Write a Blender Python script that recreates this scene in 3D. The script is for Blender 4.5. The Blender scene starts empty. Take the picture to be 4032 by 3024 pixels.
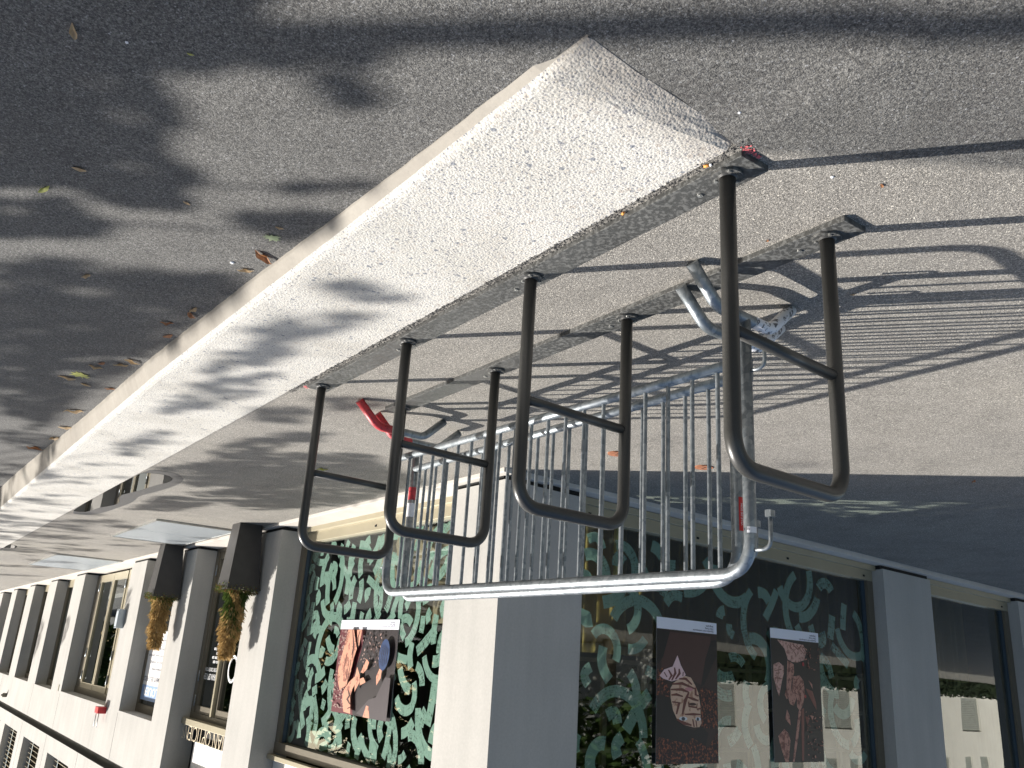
import bpy, bmesh, math, random
from mathutils import Vector, Matrix
R = math.radians
S = bpy.context.scene
C = S.collection
rnd = random.Random(7)

# ------------------------------------------------------------------ camera
# world x runs along the cycle rack, y towards the shop front, z up. The photograph is upside down.
CAM = Vector((-1.3998, -1.6993, 1.3719))
cam = bpy.data.cameras.new('camera'); co = bpy.data.objects.new('camera', cam); C.objects.link(co)
cam.sensor_width = 36; cam.sensor_fit = 'HORIZONTAL'; cam.lens = 3350.5 / 4032 * 36
cam.clip_start = 0.05; cam.clip_end = 400
p, r, th = 0.3202, 0.0640, 0.9556
fw = Vector((0, math.cos(p), -math.sin(p))); rt = Vector((1, 0, 0)); up = rt.cross(fw)
right = math.cos(r) * rt + math.sin(r) * up; upv = -math.sin(r) * rt + math.cos(r) * up
def to_w(v): return Vector((v.x * math.cos(th) + v.y * math.sin(th), -v.x * math.sin(th) + v.y * math.cos(th), v.z))
a, b_, c_ = -to_w(right), -to_w(upv), -to_w(fw)
M = Matrix(((a.x, b_.x, c_.x, CAM.x), (a.y, b_.y, c_.y, CAM.y), (a.z, b_.z, c_.z, CAM.z), (0, 0, 0, 1)))
co.matrix_world = M
S.camera = co

# ------------------------------------------------------------------ world and sun
EL = R(29.5); SD = Vector((math.cos(R(-39)) * math.cos(EL), math.sin(R(-39)) * math.cos(EL), math.sin(EL)))
w = bpy.data.worlds.new('World'); S.world = w; w.use_nodes = True
nt = w.node_tree; sky = nt.nodes.new('ShaderNodeTexSky'); sky.sky_type = 'NISHITA'; sky.sun_disc = False
sky.sun_elevation = EL; sky.sun_rotation = R(129); sky.air_density = 1.0; sky.dust_density = 2.2; sky.ozone_density = .5
bg = nt.nodes['Background']; bg.inputs[1].default_value = 0.086
nt.links.new(sky.outputs[0], bg.inputs[0])
sl = bpy.data.lights.new('sun', 'SUN'); sl.energy = 4.6; sl.angle = R(0.53); sl.color = (1.0, 0.955, 0.895)
so = bpy.data.objects.new('sun', sl); C.objects.link(so); so.rotation_euler = SD.to_track_quat('Z', 'Y').to_euler()
S.view_settings.view_transform = 'Standard'; S.view_settings.look = 'None'
S.view_settings.exposure = 0.97; S.view_settings.gamma = 1

# ------------------------------------------------------------------ helpers
def lin(c):
    return tuple(((x / 255) / 12.92 if x / 255 <= 0.04045 else ((x / 255 + 0.055) / 1.055) ** 2.4) for x in c) + (1,)
class NT:
    def __init__(s, name):
        s.m = bpy.data.materials.new(name); s.m.use_nodes = True; s.t = s.m.node_tree
        s.b = s.t.nodes['Principled BSDF']; s.out = s.t.nodes['Material Output']
    def n(s, typ, **k):
        o = s.t.nodes.new(typ)
        for a, v in k.items():
            if a.startswith('i_'): o.inputs[a[2:].replace('_', ' ')].default_value = v
            else: setattr(o, a, v)
        return o
    def l(s, a, b): s.t.links.new(a, b)
    def co(s, kind='Object'): return s.n('ShaderNodeTexCoord').outputs[kind]
    def noise(s, vec, scale, detail=3, rough=.55, out='Fac'):
        o = s.n('ShaderNodeTexNoise'); o.inputs['Scale'].default_value = scale; o.inputs['Detail'].default_value = detail
        o.inputs['Roughness'].default_value = rough; s.l(vec, o.inputs['Vector']); return o.outputs[out]
    def vor(s, vec, scale, out='Distance', feature='F1'):
        o = s.n('ShaderNodeTexVoronoi', feature=feature); o.inputs['Scale'].default_value = scale; s.l(vec, o.inputs['Vector']); return o.outputs[out]
    def ramp(s, fac, pts):
        o = s.n('ShaderNodeValToRGB'); e = o.color_ramp.elements
        while len(e) < len(pts): e.new(.5)
        for k, (pos, col) in enumerate(pts):
            e[k].position = pos; e[k].color = col if len(col) == 4 else tuple(col) + (1,)
        s.l(fac, o.inputs[0]); return o.outputs[0]
    def mix(s, fac, A, B, mode='MIX'):
        o = s.n('ShaderNodeMix', data_type='RGBA', blend_type=mode)
        for sock, v in ((o.inputs[0], fac), (o.inputs[6], A), (o.inputs[7], B)):
            if hasattr(v, 'links'): s.l(v, sock)
            else: sock.default_value = v if not (sock is o.inputs[0] and isinstance(v, tuple)) else v[0]
        return o.outputs[2]
    def math(s, op, A, B=0.0, clamp=False):
        o = s.n('ShaderNodeMath', operation=op, use_clamp=clamp)
        for sock, v in ((o.inputs[0], A), (o.inputs[1], B)):
            if hasattr(v, 'links'): s.l(v, sock)
            else: sock.default_value = v
        return o.outputs[0]
    def bump(s, h, strength=.4, dist=.002, prev=None):
        o = s.n('ShaderNodeBump'); o.inputs['Strength'].default_value = strength; o.inputs['Distance'].default_value = dist
        s.l(h, o.inputs['Height'])
        if prev: s.l(prev, o.inputs['Normal'])
        return o.outputs[0]
def g(v): return (v, v, v, 1)
def simple(name, col, rough=.6, metal=0., var=.12, scale=6., bump=0., spec=.5):
    t = NT(name); v = t.co(); n = t.noise(v, scale, 5)
    lo = tuple(x * (1 - var) for x in col[:3]) + (1,); hi = tuple(min(1, x * (1 + var)) for x in col[:3]) + (1,)
    t.l(t.ramp(n, [(.3, lo), (.7, hi)]), t.b.inputs['Base Color'])
    t.b.inputs['Roughness'].default_value = rough; t.b.inputs['Metallic'].default_value = metal
    t.b.inputs['Specular IOR Level'].default_value = spec
    if bump: t.l(t.bump(t.noise(v, scale * 40, 2), bump, .001), t.b.inputs['Normal'])
    return t.m

def asphalt(name, base, warm, gs, pit):
    t = NT(name); v = t.co()
    big = t.noise(v, .6, 4); mid = t.noise(v, 5, 4); fine = t.noise(v, gs * .4, 4, .75); cell = t.vor(v, gs, 'Color')
    sep = t.n('ShaderNodeSeparateColor'); t.l(cell, sep.inputs[0])
    b1 = tuple(x * .55 for x in base) + (1,); b2 = tuple(x * 1.0 for x in base) + (1,); b3 = tuple(x * 1.5 for x in base) + (1,)
    col = t.ramp(sep.outputs[0], [(0, b1), (.5, b2), (.93, b3), (.99, (base[0] * 2.6, base[1] * 2.6, base[2] * 2.5, 1))])
    col = t.mix(.85, col, t.ramp(fine, [(.36, g(.5)), (.62, g(1.25))]), 'MULTIPLY')
    col = t.mix(.7, col, t.ramp(big, [(.3, (.84, .84, .86, 1)), (.7, warm)]), 'MULTIPLY')
    col = t.mix(.6, col, t.ramp(mid, [(.25, g(.8)), (.75, g(1.12))]), 'MULTIPLY')
    # the road surface is coarser and darker than the plaza; a worn seam runs off from the end of the rail
    sx = t.n('ShaderNodeSeparateXYZ'); t.l(v, sx.inputs[0]); X, Y = sx.outputs[0], sx.outputs[1]
    side = t.math('ADD', t.math('MULTIPLY', X, .82), t.math('MULTIPLY', Y, .57))
    off = t.math('MAXIMUM', t.math('SUBTRACT', -.12, side), 0.)
    near = t.math('LESS_THAN', X, -.12)
    seam = t.math('SUBTRACT', t.math('ADD', t.math('MULTIPLY', near, t.math('ADD', side, .13)), t.math('MULTIPLY', t.math('SUBTRACT', 1., near), t.math('ADD', Y, .10))), 0.)
    seam = t.math('ADD', seam, t.math('MULTIPLY', t.math('SUBTRACT', t.noise(v, 9, 4), .5), .05))
    road = t.ramp(t.math('ADD', t.math('MULTIPLY', seam, 12.), .5), [(.2, g(1)), (.8, g(0))])
    c2 = t.vor(v, 230, 'Color'); s2 = t.n('ShaderNodeSeparateColor'); t.l(c2, s2.inputs[0])
    rc = t.ramp(s2.outputs[0], [(0, g(.072)), (.5, (.148, .144, .134, 1)), (.95, (.205, .20, .187, 1)), (.997, g(.28))])
    rc = t.mix(.9, rc, t.ramp(t.noise(v, 100, 4, .75), [(.36, g(.45)), (.62, g(1.25))]), 'MULTIPLY')
    rc = t.mix(.6, rc, t.ramp(mid, [(.25, g(.8)), (.75, g(1.12))]), 'MULTIPLY')
    rc = t.mix(.85, rc, t.ramp(t.vor(v, 170, 'Distance', 'DISTANCE_TO_EDGE'), [(0, g(.35)), (.10, g(1.05))]), 'MULTIPLY')
    col = t.mix(road, col, rc)
    # darker scuffed patches on the plaza
    sc = t.ramp(t.noise(v, 1.6, 5, .65), [(.52, g(0)), (.60, g(.35)), (.7, g(.1))]); col = t.mix(t.math('MULTIPLY', sc, t.math('GREATER_THAN', t.noise(v, 48, 3, .8), .52)), col, (.055, .05, .048, 1))
    t.l(col, t.b.inputs['Base Color']); t.b.inputs['Roughness'].default_value = .82; t.b.inputs['Specular IOR Level'].default_value = .35
    d = t.vor(v, 240); h = t.math('ADD', t.math('MULTIPLY', d, -1.), t.math('MULTIPLY', fine, 1.2))
    t.l(t.bump(h, pit, .0035, t.bump(t.noise(v, 2.2, 3), .35, .02)), t.b.inputs['Normal'])
    return t.m
M_GROUND = asphalt('asphalt', (.262, .247, .221), (1.06, 1.05, 1.02, 1), 300, .5)
def mk_kerb():
    t = NT('washed_concrete'); v = t.co()
    w1 = t.noise(v, 2.2, 5, .62); cell = t.vor(v, 120, 'Color'); dist = t.vor(v, 120); sep = t.n('ShaderNodeSeparateColor'); t.l(cell, sep.inputs[0])
    cell2 = t.vor(v, 42, 'Color'); d2 = t.vor(v, 42); sep2 = t.n('ShaderNodeSeparateColor'); t.l(cell2, sep2.inputs[0])
    peb = t.ramp(sep.outputs[1], [(0, (.13, .14, .17, 1)), (.25, (.33, .33, .35, 1)), (.5, (.58, .54, .48, 1)), (.75, (.50, .46, .40, 1)), (1, (.26, .27, .32, 1))])
    mort = t.ramp(t.noise(v, 160, 3, .7), [(.32, (.34, .33, .31, 1)), (.60, (.63, .615, .575, 1))])
    expo = t.math('MULTIPLY', t.math('LESS_THAN', dist, .42), t.math('GREATER_THAN', sep.outputs[0], .40))
    col = t.mix(expo, mort, peb)
    big = t.math('MULTIPLY', t.math('LESS_THAN', d2, .36), t.math('GREATER_THAN', sep2.outputs[0], .88))
    col = t.mix(t.math('MULTIPLY', big, .8), col, t.ramp(sep2.outputs[2], [(0, (.16, .18, .22, 1)), (1, (.42, .38, .34, 1))]))
    col = t.mix(.8, col, t.ramp(w1, [(.30, (.74, .72, .68, 1)), (.5, (.95, .94, .91, 1)), (.72, (1.08, 1.07, 1.05, 1))]), 'MULTIPLY')
    # browner towards the near end of the kerb
    sx = t.n('ShaderNodeSeparateXYZ'); t.l(v, sx.inputs[0])
    near_end = t.ramp(t.math('ADD', sx.outputs[0], t.math('MULTIPLY', t.noise(v, 14, 4), .22)), [(-.0, g(.55)), (.16, g(0))])
    col = t.mix(near_end, col, (.22, .19, .16, 1))
    t.l(col, t.b.inputs['Base Color']); t.b.inputs['Roughness'].default_value = .85
    h = t.math('ADD', t.math('MULTIPLY', t.noise(v, 120, 3, .7), .9), t.math('MULTIPLY', dist, -.8))
    t.l(t.bump(h, .7, .004), t.b.inputs['Normal']); return t.m
M_KERB = mk_kerb()
M_KFACE = None
def mk_wall(name, c1, c2):
    t = NT(name); v = t.co()
    n = t.noise(v, 1.3, 5); m = t.n('ShaderNodeMapping'); m.inputs['Scale'].default_value = (6, 6, .5); t.l(v, m.inputs[0])
    st = t.noise(m.outputs[0], 1.0, 5); pit = t.vor(v, 38)
    col = t.ramp(n, [(.25, c1), (.75, c2)])
    col = t.mix(.55, col, t.ramp(st, [(.3, g(.84)), (.7, g(1.04))]), 'MULTIPLY')
    col = t.mix(.5, col, t.ramp(t.noise(v, 55, 3, .7), [(.3, g(.86)), (.7, g(1.06))]), 'MULTIPLY')
    col = t.mix(t.math('MULTIPLY', t.math('LESS_THAN', pit, .05), .5), col, (.10, .10, .10, 1))
    t.l(col, t.b.inputs['Base Color']); t.b.inputs['Roughness'].default_value = .88; t.b.inputs['Specular IOR Level'].default_value = .3
    t.l(t.bump(t.noise(v, 90, 3, .7), .3, .002), t.b.inputs['Normal']); return t.m
M_WALL = mk_wall('facade_concrete', (.40, .39, .365, 1), (.48, .465, .435, 1))
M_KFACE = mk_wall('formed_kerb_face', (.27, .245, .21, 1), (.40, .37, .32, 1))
M_SILL = mk_wall('sill_concrete', (.52, .48, .43, 1), (.60, .57, .52, 1))
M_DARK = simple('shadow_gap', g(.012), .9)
M_FRAME = simple('beige_window_metal', (.36, .32, .225, 1), .42, .25, .05, 3)
M_FRAMED = simple('shaded_beige_metal', (.155, .135, .10, 1), .42, .25, .06, 3)  # beige frame metal darkened, shade of the recesses put into its colour
M_SEAL = simple('blue_grey_seal', (.035, .06, .085, 1), .4)
M_WHITE = simple('white_board', (.80, .79, .77, 1), .6, 0, .03, 3)
M_LETTER = simple('cream_letter_metal', (.78, .66, .47, 1), .4, .1, .04)
M_BLACKT = simple('grey_print', (.10, .10, .14, 1), .8)
M_WPRINT = simple('white_print', (.86, .86, .86, 1), .6, 0, .02)
M_BLUE = simple('blue_print', (.24, .36, .60, 1), .6, 0, .05)
def mk_galv():
    t = NT('galvanised_steel'); v = t.co()
    sp = t.vor(v, 55, 'Color'); n = t.noise(v, 9, 4)
    sep = t.n('ShaderNodeSeparateColor'); t.l(sp, sep.inputs[0])
    col = t.ramp(sep.outputs[0], [(0, (.24, .27, .29, 1)), (1, (.40, .43, .45, 1))])
    col = t.mix(.8, col, t.ramp(n, [(.3, g(.68)), (.7, g(1.1))]), 'MULTIPLY')
    rs = t.ramp(t.noise(v, 23, 5, .7), [(.70, g(0)), (.78, g(.7))])
    col = t.mix(rs, col, (.22, .15, .10, 1))
    t.l(col, t.b.inputs['Base Color']); t.b.inputs['Metallic'].default_value = .82
    t.l(t.ramp(n, [(.3, g(.55)), (.7, g(.38))]), t.b.inputs['Roughness'])
    t.l(t.bump(t.noise(v, 240, 3, .6), .25, .0008), t.b.inputs['Normal']); return t.m
M_GALV = mk_galv()
def mk_dark():
    t = NT('charcoal_powder_coat'); v = t.co()
    t.l(t.ramp(t.noise(v, 700, 2, .6), [(.35, (.030, .030, .028, 1)), (.7, (.056, .054, .049, 1))]), t.b.inputs['Base Color'])
    t.b.inputs['Roughness'].default_value = .36; t.b.inputs['Specular IOR Level'].default_value = .55
    t.l(t.bump(t.noise(v, 900, 2), .22, .0006), t.b.inputs['Normal']); return t.m
M_HOOP = mk_dark()
def mk_rail():
    t = NT('worn_rail_paint'); v = t.co(); n = t.noise(v, 66, 4, .62); n2 = t.noise(v, 5, 3)
    col = t.ramp(n, [(.50, (.058, .058, .055, 1)), (.54, (.105, .105, .10, 1)), (.62, (.125, .125, .118, 1))])
    col = t.mix(.6, col, t.ramp(n2, [(.3, g(.75)), (.7, g(1.25))]), 'MULTIPLY')
    t.l(col, t.b.inputs['Base Color']); t.l(t.ramp(n, [(.46, g(.32)), (.52, g(.55))]), t.b.inputs['Roughness'])
    t.b.inputs['Specular IOR Level'].default_value = .6
    t.l(t.bump(n, .25, .0006), t.b.inputs['Normal']); return t.m
M_RAIL = mk_rail()
M_EDGE = simple('bare_steel_edge', (.45, .45, .43, 1), .35, .8, .2, 30)
def mk_chip(name, col, under):
    t = NT(name); v = t.co(); n = t.noise(v, 55, 4, .62)
    t.l(t.ramp(n, [(.425, under), (.44, col), (1, col)]), t.b.inputs['Base Color']); t.b.inputs['Roughness'].default_value = .45
    t.l(t.bump(n, .3, .0008), t.b.inputs['Normal']); return t.m
M_WPAINT = mk_chip('chipped_white_paint', (.76, .76, .78, 1), (.12, .12, .13, 1))
M_RPAINT = mk_chip('chipped_red_paint', (.55, .045, .055, 1), (.33, .03, .04, 1))
M_STRED = simple('red_sticker', (.55, .02, .02, 1), .35, 0, .03)
M_STWH = simple('white_sticker', (.8, .8, .82, 1), .4, 0, .05)
def mk_glass(name, tint, k):
    t = NT(name); ge = t.n('ShaderNodeNewGeometry'); dp = t.n('ShaderNodeVectorMath', operation='DOT_PRODUCT'); t.l(ge.outputs['Normal'], dp.inputs[0]); t.l(ge.outputs['Incoming'], dp.inputs[1])
    fc = t.math('SUBTRACT', 1.0, t.math('ABSOLUTE', dp.outputs['Value'])); fr = t.math('ADD', .045, t.math('MULTIPLY', t.math('POWER', fc, 5.), .955))
    tr = t.n('ShaderNodeBsdfTransparent'); tr.inputs[0].default_value = tint
    gl = t.n('ShaderNodeBsdfGlossy'); gl.inputs['Roughness'].default_value = 0.0; gl.inputs[0].default_value = (.93, .97, .96, 1)
    mx = t.n('ShaderNodeMixShader'); t.l(t.math('MULTIPLY', fr, k, True), mx.inputs[0])
    # one slow wave in the pane
    nb = t.bump(t.noise(t.co(), 1.1, 1), .05, .02); t.l(nb, gl.inputs['Normal'])
    t.l(tr.outputs[0], mx.inputs[1]); t.l(gl.outputs[0], mx.inputs[2]); t.l(mx.outputs[0], t.out.inputs[0]); return t.m
M_GLASS = mk_glass('window_glass', (.78, .86, .82, 1), 1.5)
M_GLASSD = mk_glass('door_glass', (.26, .32, .32, 1), 1.15)
def mk_stroke():
    t = NT('brushed_teal_paint'); uv = t.n('ShaderNodeTexCoord').outputs['UV']
    m = t.n('ShaderNodeMapping'); m.inputs['Scale'].default_value = (14, 70, 1); t.l(uv, m.inputs[0])
    m2 = t.n('ShaderNodeMapping'); m2.inputs['Scale'].default_value = (70, 9, 1); t.l(uv, m2.inputs[0])
    n = t.math('ADD', t.math('MULTIPLY', t.noise(m.outputs[0], 1, 3, .65), .45), t.math('MULTIPLY', t.noise(m2.outputs[0], 1, 4, .7), .55))
    ob = t.noise(t.co(), 2.3, 2)
    fac = t.ramp(t.math('ADD', n, t.math('MULTIPLY', ob, .35)), [(.50, g(.05)), (.66, g(.95))])
    t.b.inputs['Base Color'].default_value = (.27, .39, .335, 1); t.b.inputs['Roughness'].default_value = .6
    tl = t.n('ShaderNodeBsdfTranslucent'); tl.inputs[0].default_value = (.27, .39, .335, 1)
    add = t.n('ShaderNodeMixShader'); add.inputs[0].default_value = .12; t.l(t.b.outputs[0], add.inputs[1]); t.l(tl.outputs[0], add.inputs[2])
    tr = t.n('ShaderNodeBsdfTransparent'); mx = t.n('ShaderNodeMixShader')
    t.l(fac, mx.inputs[0]); t.l(tr.outputs[0], mx.inputs[1]); t.l(add.outputs[0], mx.inputs[2]); t.l(mx.outputs[0], t.out.inputs[0]); return t.m
M_STROKE = mk_stroke()

class MB:
    """collects boxes, tubes and polygons into one mesh"""
    def __init__(s): s.v = []; s.f = []; s.mi = []; s.uv = None; s.k = 0; s.sm = []
    def add(s, vs, fs, smooth=False):
        o = len(s.v); s.v += [tuple(x) for x in vs]
        for f in fs: s.f.append(tuple(o + i for i in f)); s.mi.append(s.k); s.sm.append(smooth)
        return s
    def box(s, x0, x1, y0, y1, z0, z1):
        return s.add([(x0, y0, z0), (x1, y0, z0), (x1, y1, z0), (x0, y1, z0), (x0, y0, z1), (x1, y0, z1), (x1, y1, z1), (x0, y1, z1)],
                     [(0, 3, 2, 1), (4, 5, 6, 7), (0, 1, 5, 4), (1, 2, 6, 5), (2, 3, 7, 6), (3, 0, 4, 7)])
    def hexa(s, P): return s.add(P, [(0, 3, 2, 1), (4, 5, 6, 7), (0, 1, 5, 4), (1, 2, 6, 5), (2, 3, 7, 6), (3, 0, 4, 7)])
    def tube(s, pts, rad, n=16, caps=True):
        pts = [Vector(p) for p in pts]; rr = rad if isinstance(rad, (list, tuple)) else [rad] * len(pts)
        T = []
        for i in range(len(pts)):
            a = pts[min(i + 1, len(pts) - 1)] - pts[max(i - 1, 0)]; T.append(a.normalized())
        nrm = T[0].orthogonal().normalized(); vs = []
        for i, p in enumerate(pts):
            nrm = (nrm - T[i] * nrm.dot(T[i])).normalized(); bi = T[i].cross(nrm)
            for k in range(n):
                an = 2 * math.pi * k / n; vs.append(p + (nrm * math.cos(an) + bi * math.sin(an)) * rr[i])
        fs = [(i * n + k, i * n + (k + 1) % n, (i + 1) * n + (k + 1) % n, (i + 1) * n + k) for i in range(len(pts) - 1) for k in range(n)]
        s.add(vs, fs, True)
        if caps:
            o = len(s.v) - len(vs); s.f += [tuple(o + k for k in reversed(range(n))), tuple(o + len(vs) - n + k for k in range(n))]
            s.mi += [s.k] * 2; s.sm += [False] * 2
        return s
    def disc(s, c, rad, z0, z1, n=24):
        vs = [(c[0] + rad * math.cos(2 * math.pi * k / n), c[1] + rad * math.sin(2 * math.pi * k / n), z) for z in (z0, z1) for k in range(n)]
        fs = [tuple(range(n, 2 * n)), tuple(reversed(range(n)))] + [(k, (k + 1) % n, n + (k + 1) % n, n + k) for k in range(n)]
        return s.add(vs, fs)
    def build(s, name, mats, parent=None, bevel=0, uv=None):
        me = bpy.data.meshes.new(name); me.from_pydata(s.v, [], s.f)
        for m in (mats if isinstance(mats, (list, tuple)) else [mats]): me.materials.append(m)
        for i, pl in enumerate(me.polygons): pl.material_index = s.mi[i]; pl.use_smooth = s.sm[i]
        if uv:
            L = me.uv_layers.new(name='UVMap')
            for pl in me.polygons:
                for li in pl.loop_indices: L.data[li].uv = uv[me.loops[li].vertex_index]
        me.update(); o = bpy.data.objects.new(name, me); C.objects.link(o)
        if parent: o.parent = parent
        if bevel:
            b = o.modifiers.new('bevel', 'BEVEL'); b.width = bevel; b.segments = 2; b.limit_method = 'ANGLE'; b.angle_limit = R(40)
        return o
def bend(pts, rad, n=6):
    """rounds the inner corners of a polyline"""
    P = [Vector(p) for p in pts]; out = [P[0]]
    for i in range(1, len(P) - 1):
        a, b, c = P[i - 1], P[i], P[i + 1]; u = (a - b).normalized(); v = (c - b).normalized(); ang = u.angle(v)
        d = min(rad / math.tan(ang / 2), (a - b).length * .49, (c - b).length * .49)
        p0, p1 = b + u * d, b + v * d
        for k in range(n + 1):
            t = k / n; out.append((1 - t) ** 2 * p0 * 1 + 2 * t * (1 - t) * (b * .86 + (p0 + p1) * .07) + t ** 2 * p1)
    out.append(P[-1]); return out
def empty(name, label, cat, loc=(0, 0, 0), rz=0, group=None):
    o = bpy.data.objects.new(name, None); C.objects.link(o); o.location = loc; o.rotation_euler.z = rz; o.empty_display_size = .1
    return tag(o, label, cat, group)
def tag(o, label=None, cat=None, group=None, kind=None):
    for k, v in (('label', label), ('category', cat), ('group', group), ('kind', kind)):
        if v: o[k] = v
    return o
def copy_tree(o, parent=None):
    c = o.copy(); C.objects.link(c)
    if parent: c.parent = parent
    for ch in [x for x in bpy.data.objects if x.parent == o]: copy_tree(ch, c)
    return c
def lerp(x, xs, ys):
    if x <= xs[0]: return ys[0]
    for i in range(1, len(xs)):
        if x <= xs[i]: return ys[i - 1] + (ys[i] - ys[i - 1]) * (x - xs[i - 1]) / (xs[i] - xs[i - 1])
    return ys[-1]

# ------------------------------------------------------------------ ground
def drop(s): return lerp(s, [-1.5, -.2, 0, .73, 1.85, 3.03, 4.7, 6, 7.2, 9.2, 12], [.004, .024, .024, .047, .086, .11, .13, .16, .2, .25, .27])
def zg(s, t):
    if t > 1.83: z = .02 * (t - 1.83) if s < 3.75 else 0
    elif t >= -.1: z = 0
    elif s < -.09: z = -.024 * max(0, 1 - max(0, (-.3 - s)) / 1.2) * min(1, max(0, (-.1 - t) / .12))
    else: z = -drop(s) if t <= -.4 else (-.12 if t > -.3 else -drop(s))
    if -.667 < t < -.1005 and s > -.117 - .045 * (-.1 - t) / .6 + .010 and s < 60: z = -.06
    return z
def ground():
    ss = [-80, -40, -20, -10, -6, -4, -3, -2.4, -2, -1.6, -1.3, -1, -.8, -.6, -.45, -.3, -.2, -.17, -.155, -.145, -.135, -.125, -.115, -.105, -.095, -.08] + [i * .25 for i in range(0, 50)] + [13, 15, 18, 22, 28, 36, 50, 80, 130]
    ts = [-80, -40, -20, -10, -6, -4, -3, -2.4, -2, -1.6, -1.3, -1, -.85, -.75, -.675, -.66, -.55, -.45, -.35, -.25, -.18, -.13, -.101, -.1, 0, .25, .5, 1, 1.5, 1.83, 2.5, 3.5, 5, 7, 10, 15, 25, 50, 100]
    m = MB(); n = len(ts)
    for s_ in ss:
        for t_ in ts: m.v.append((s_, t_, zg(s_, t_)))
    for i in range(len(ss) - 1):
        for j in range(n - 1):
            m.f.append((i * n + j, (i + 1) * n + j, (i + 1) * n + j + 1, i * n + j + 1))
            m.mi.append(0); m.sm.append(False)
    return tag(m.build('ground', M_GROUND), kind='structure')
ground()

def crease(s): return lerp(s, [0, .8, 1.8, 3.4, 9], [-.664, -.671, -.69, -.72, -.714])
def kerb(s0, s1, near):
    m = MB(); rows = []
    prof = [-.108, -.10, -.2, -.35, -.5, -.6]
    ss = []
    x = s0 + (.06 if near else 0)
    while x < min(s1, 12): ss.append(x); x += .045
    while x < s1: ss.append(x); x += 2.
    ss.append(s1)
    def row(s, f=None):
        j = rnd.uniform(-.0018, .0018); j2 = rnd.uniform(-.003, .003); cr = crease(s); d = drop(max(s, 0)); out = []
        for k, t in enumerate(prof):
            z = 0.0 + (-.03 if k == 0 else 0); out.append([s, t + (j2 if k < 2 else 0), z])
        out += [[s, cr + .02, 0], [s, cr + .004 + j * .4, -.0035], [s, cr - .010 + j * .5, -.013 - min(.01, d * .1)],
                [s, cr - .010 - .022 - min(.012, d * .1) + j, -d * .75 - .006], [s, cr - .04 - min(.015, d * .1) + j, -d - .03]]
        return out
    R_ = []
    if near:
        base = row(.03)
        def se(t): return -.117 - .045 * (-.1 - t) / .6
        def sb(t): return -.085 + .09 * (-.1 - t) / .56
        for q, dz in ((0, -.05), (.05, -.024), (.5, -.011), (1, 0)):
            rr = []
            for k, (s_, t_, z_) in enumerate(base):
                tt = t_ if k < 7 else t_
                sq = se(tt) + (sb(tt) - se(tt)) * q + rnd.uniform(-.006, .006) * (1 - q)
                rr.append([sq, tt + (0.012 * (1 - q) if k > 7 else 0), z_ * (1 if q else 1) + dz])
            R_.append(rr)
    for s_ in ss:
        if near and s_ < .03: continue
        R_.append(row(s_))
    n = len(R_[0])
    n0_ = len(prof) + 3
    for rr in R_: m.v += [tuple(v) for v in rr]
    for i in range(len(R_) - 1):
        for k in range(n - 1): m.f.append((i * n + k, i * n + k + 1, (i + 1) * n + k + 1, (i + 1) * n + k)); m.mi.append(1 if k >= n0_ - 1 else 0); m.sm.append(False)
    m.f.append(tuple(range(n))); m.mi.append(0); m.sm.append(False)
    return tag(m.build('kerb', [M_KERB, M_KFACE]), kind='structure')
kerb(-.16, 9.185, True); kerb(9.2, 60, False)

# dark gravel seam between the kerb and the steel rail
def seam():
    m = MB()
    for i in range(1500):
        s = rnd.uniform(-.16, 3.0); t = rnd.uniform(-.106, -.076) + (rnd.uniform(-.01, .01) if rnd.random() < .2 else 0); q = rnd.uniform(.0015, .0048)
        vs = []; rx, ry, rz = (rnd.uniform(.6, 1.3) for _ in range(3)); an = rnd.random() * 6
        for (x, y, z) in ((1, 0, 0), (-1, 0, 0), (0, 1, 0), (0, -1, 0), (0, 0, 1), (0, 0, -1)):
            X = x * rx * math.cos(an) - y * ry * math.sin(an); Y = x * rx * math.sin(an) + y * ry * math.cos(an); vs.append((s + X * q, t + Y * q, .0012 + z * rz * q * .7))
        m.add(vs, [(0, 2, 4), (2, 1, 4), (1, 3, 4), (3, 0, 4), (2, 0, 5), (1, 2, 5), (3, 1, 5), (0, 3, 5)])
    return tag(m.build('gravel', simple('seam_grit', (.10, .095, .088, 1), .9, 0, .6, 60)), kind='stuff')
seam()

def water_poly(name, P, z=.004):
    m = MB(); m.add([(x, y, z) for x, y in P], [tuple(range(len(P)))])
    t = NT('puddle_water'); t.b.inputs['Base Color'].default_value = (.012, .011, .010, 1); t.b.inputs['Roughness'].default_value = .015
    t.b.inputs['IOR'].default_value = 1.33; t.b.inputs['Specular IOR Level'].default_value = .9
    t.l(t.bump(t.noise(t.co(), 3.5, 2), .03, .01), t.b.inputs['Normal'])
    return tag(m.build(name, t.m), kind='structure')
def smooth_poly(P, k=2):
    for _ in range(k):
        P = [q for i in range(len(P)) for q in ((P[i][0] * .75 + P[(i + 1) % len(P)][0] * .25, P[i][1] * .75 + P[(i + 1) % len(P)][1] * .25),
                                               (P[i][0] * .25 + P[(i + 1) % len(P)][0] * .75, P[i][1] * .25 + P[(i + 1) % len(P)][1] * .75))]
    return P
PUD = [(9.318, -.104), (9.341, -.021), (9.223, .06), (8.766, .072), (8.487, .138), (8.208, .169), (7.674, .045), (7.399, .085), (7.187, .113), (6.893, .139), (6.65, .163), (6.495, .197), (6.298, .19), (6.177, .131), (6.124, .035), (6.191, -.058), (6.273, -.104)]
PUD2 = [(15.287, -.104), (15.196, -.02), (15.021, .07), (14.708, .04), (14.52, -.05), (14.5, -.104)]
water_poly('puddle', smooth_poly(PUD, 1)); water_poly('puddle', smooth_poly(PUD2, 1))
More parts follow.
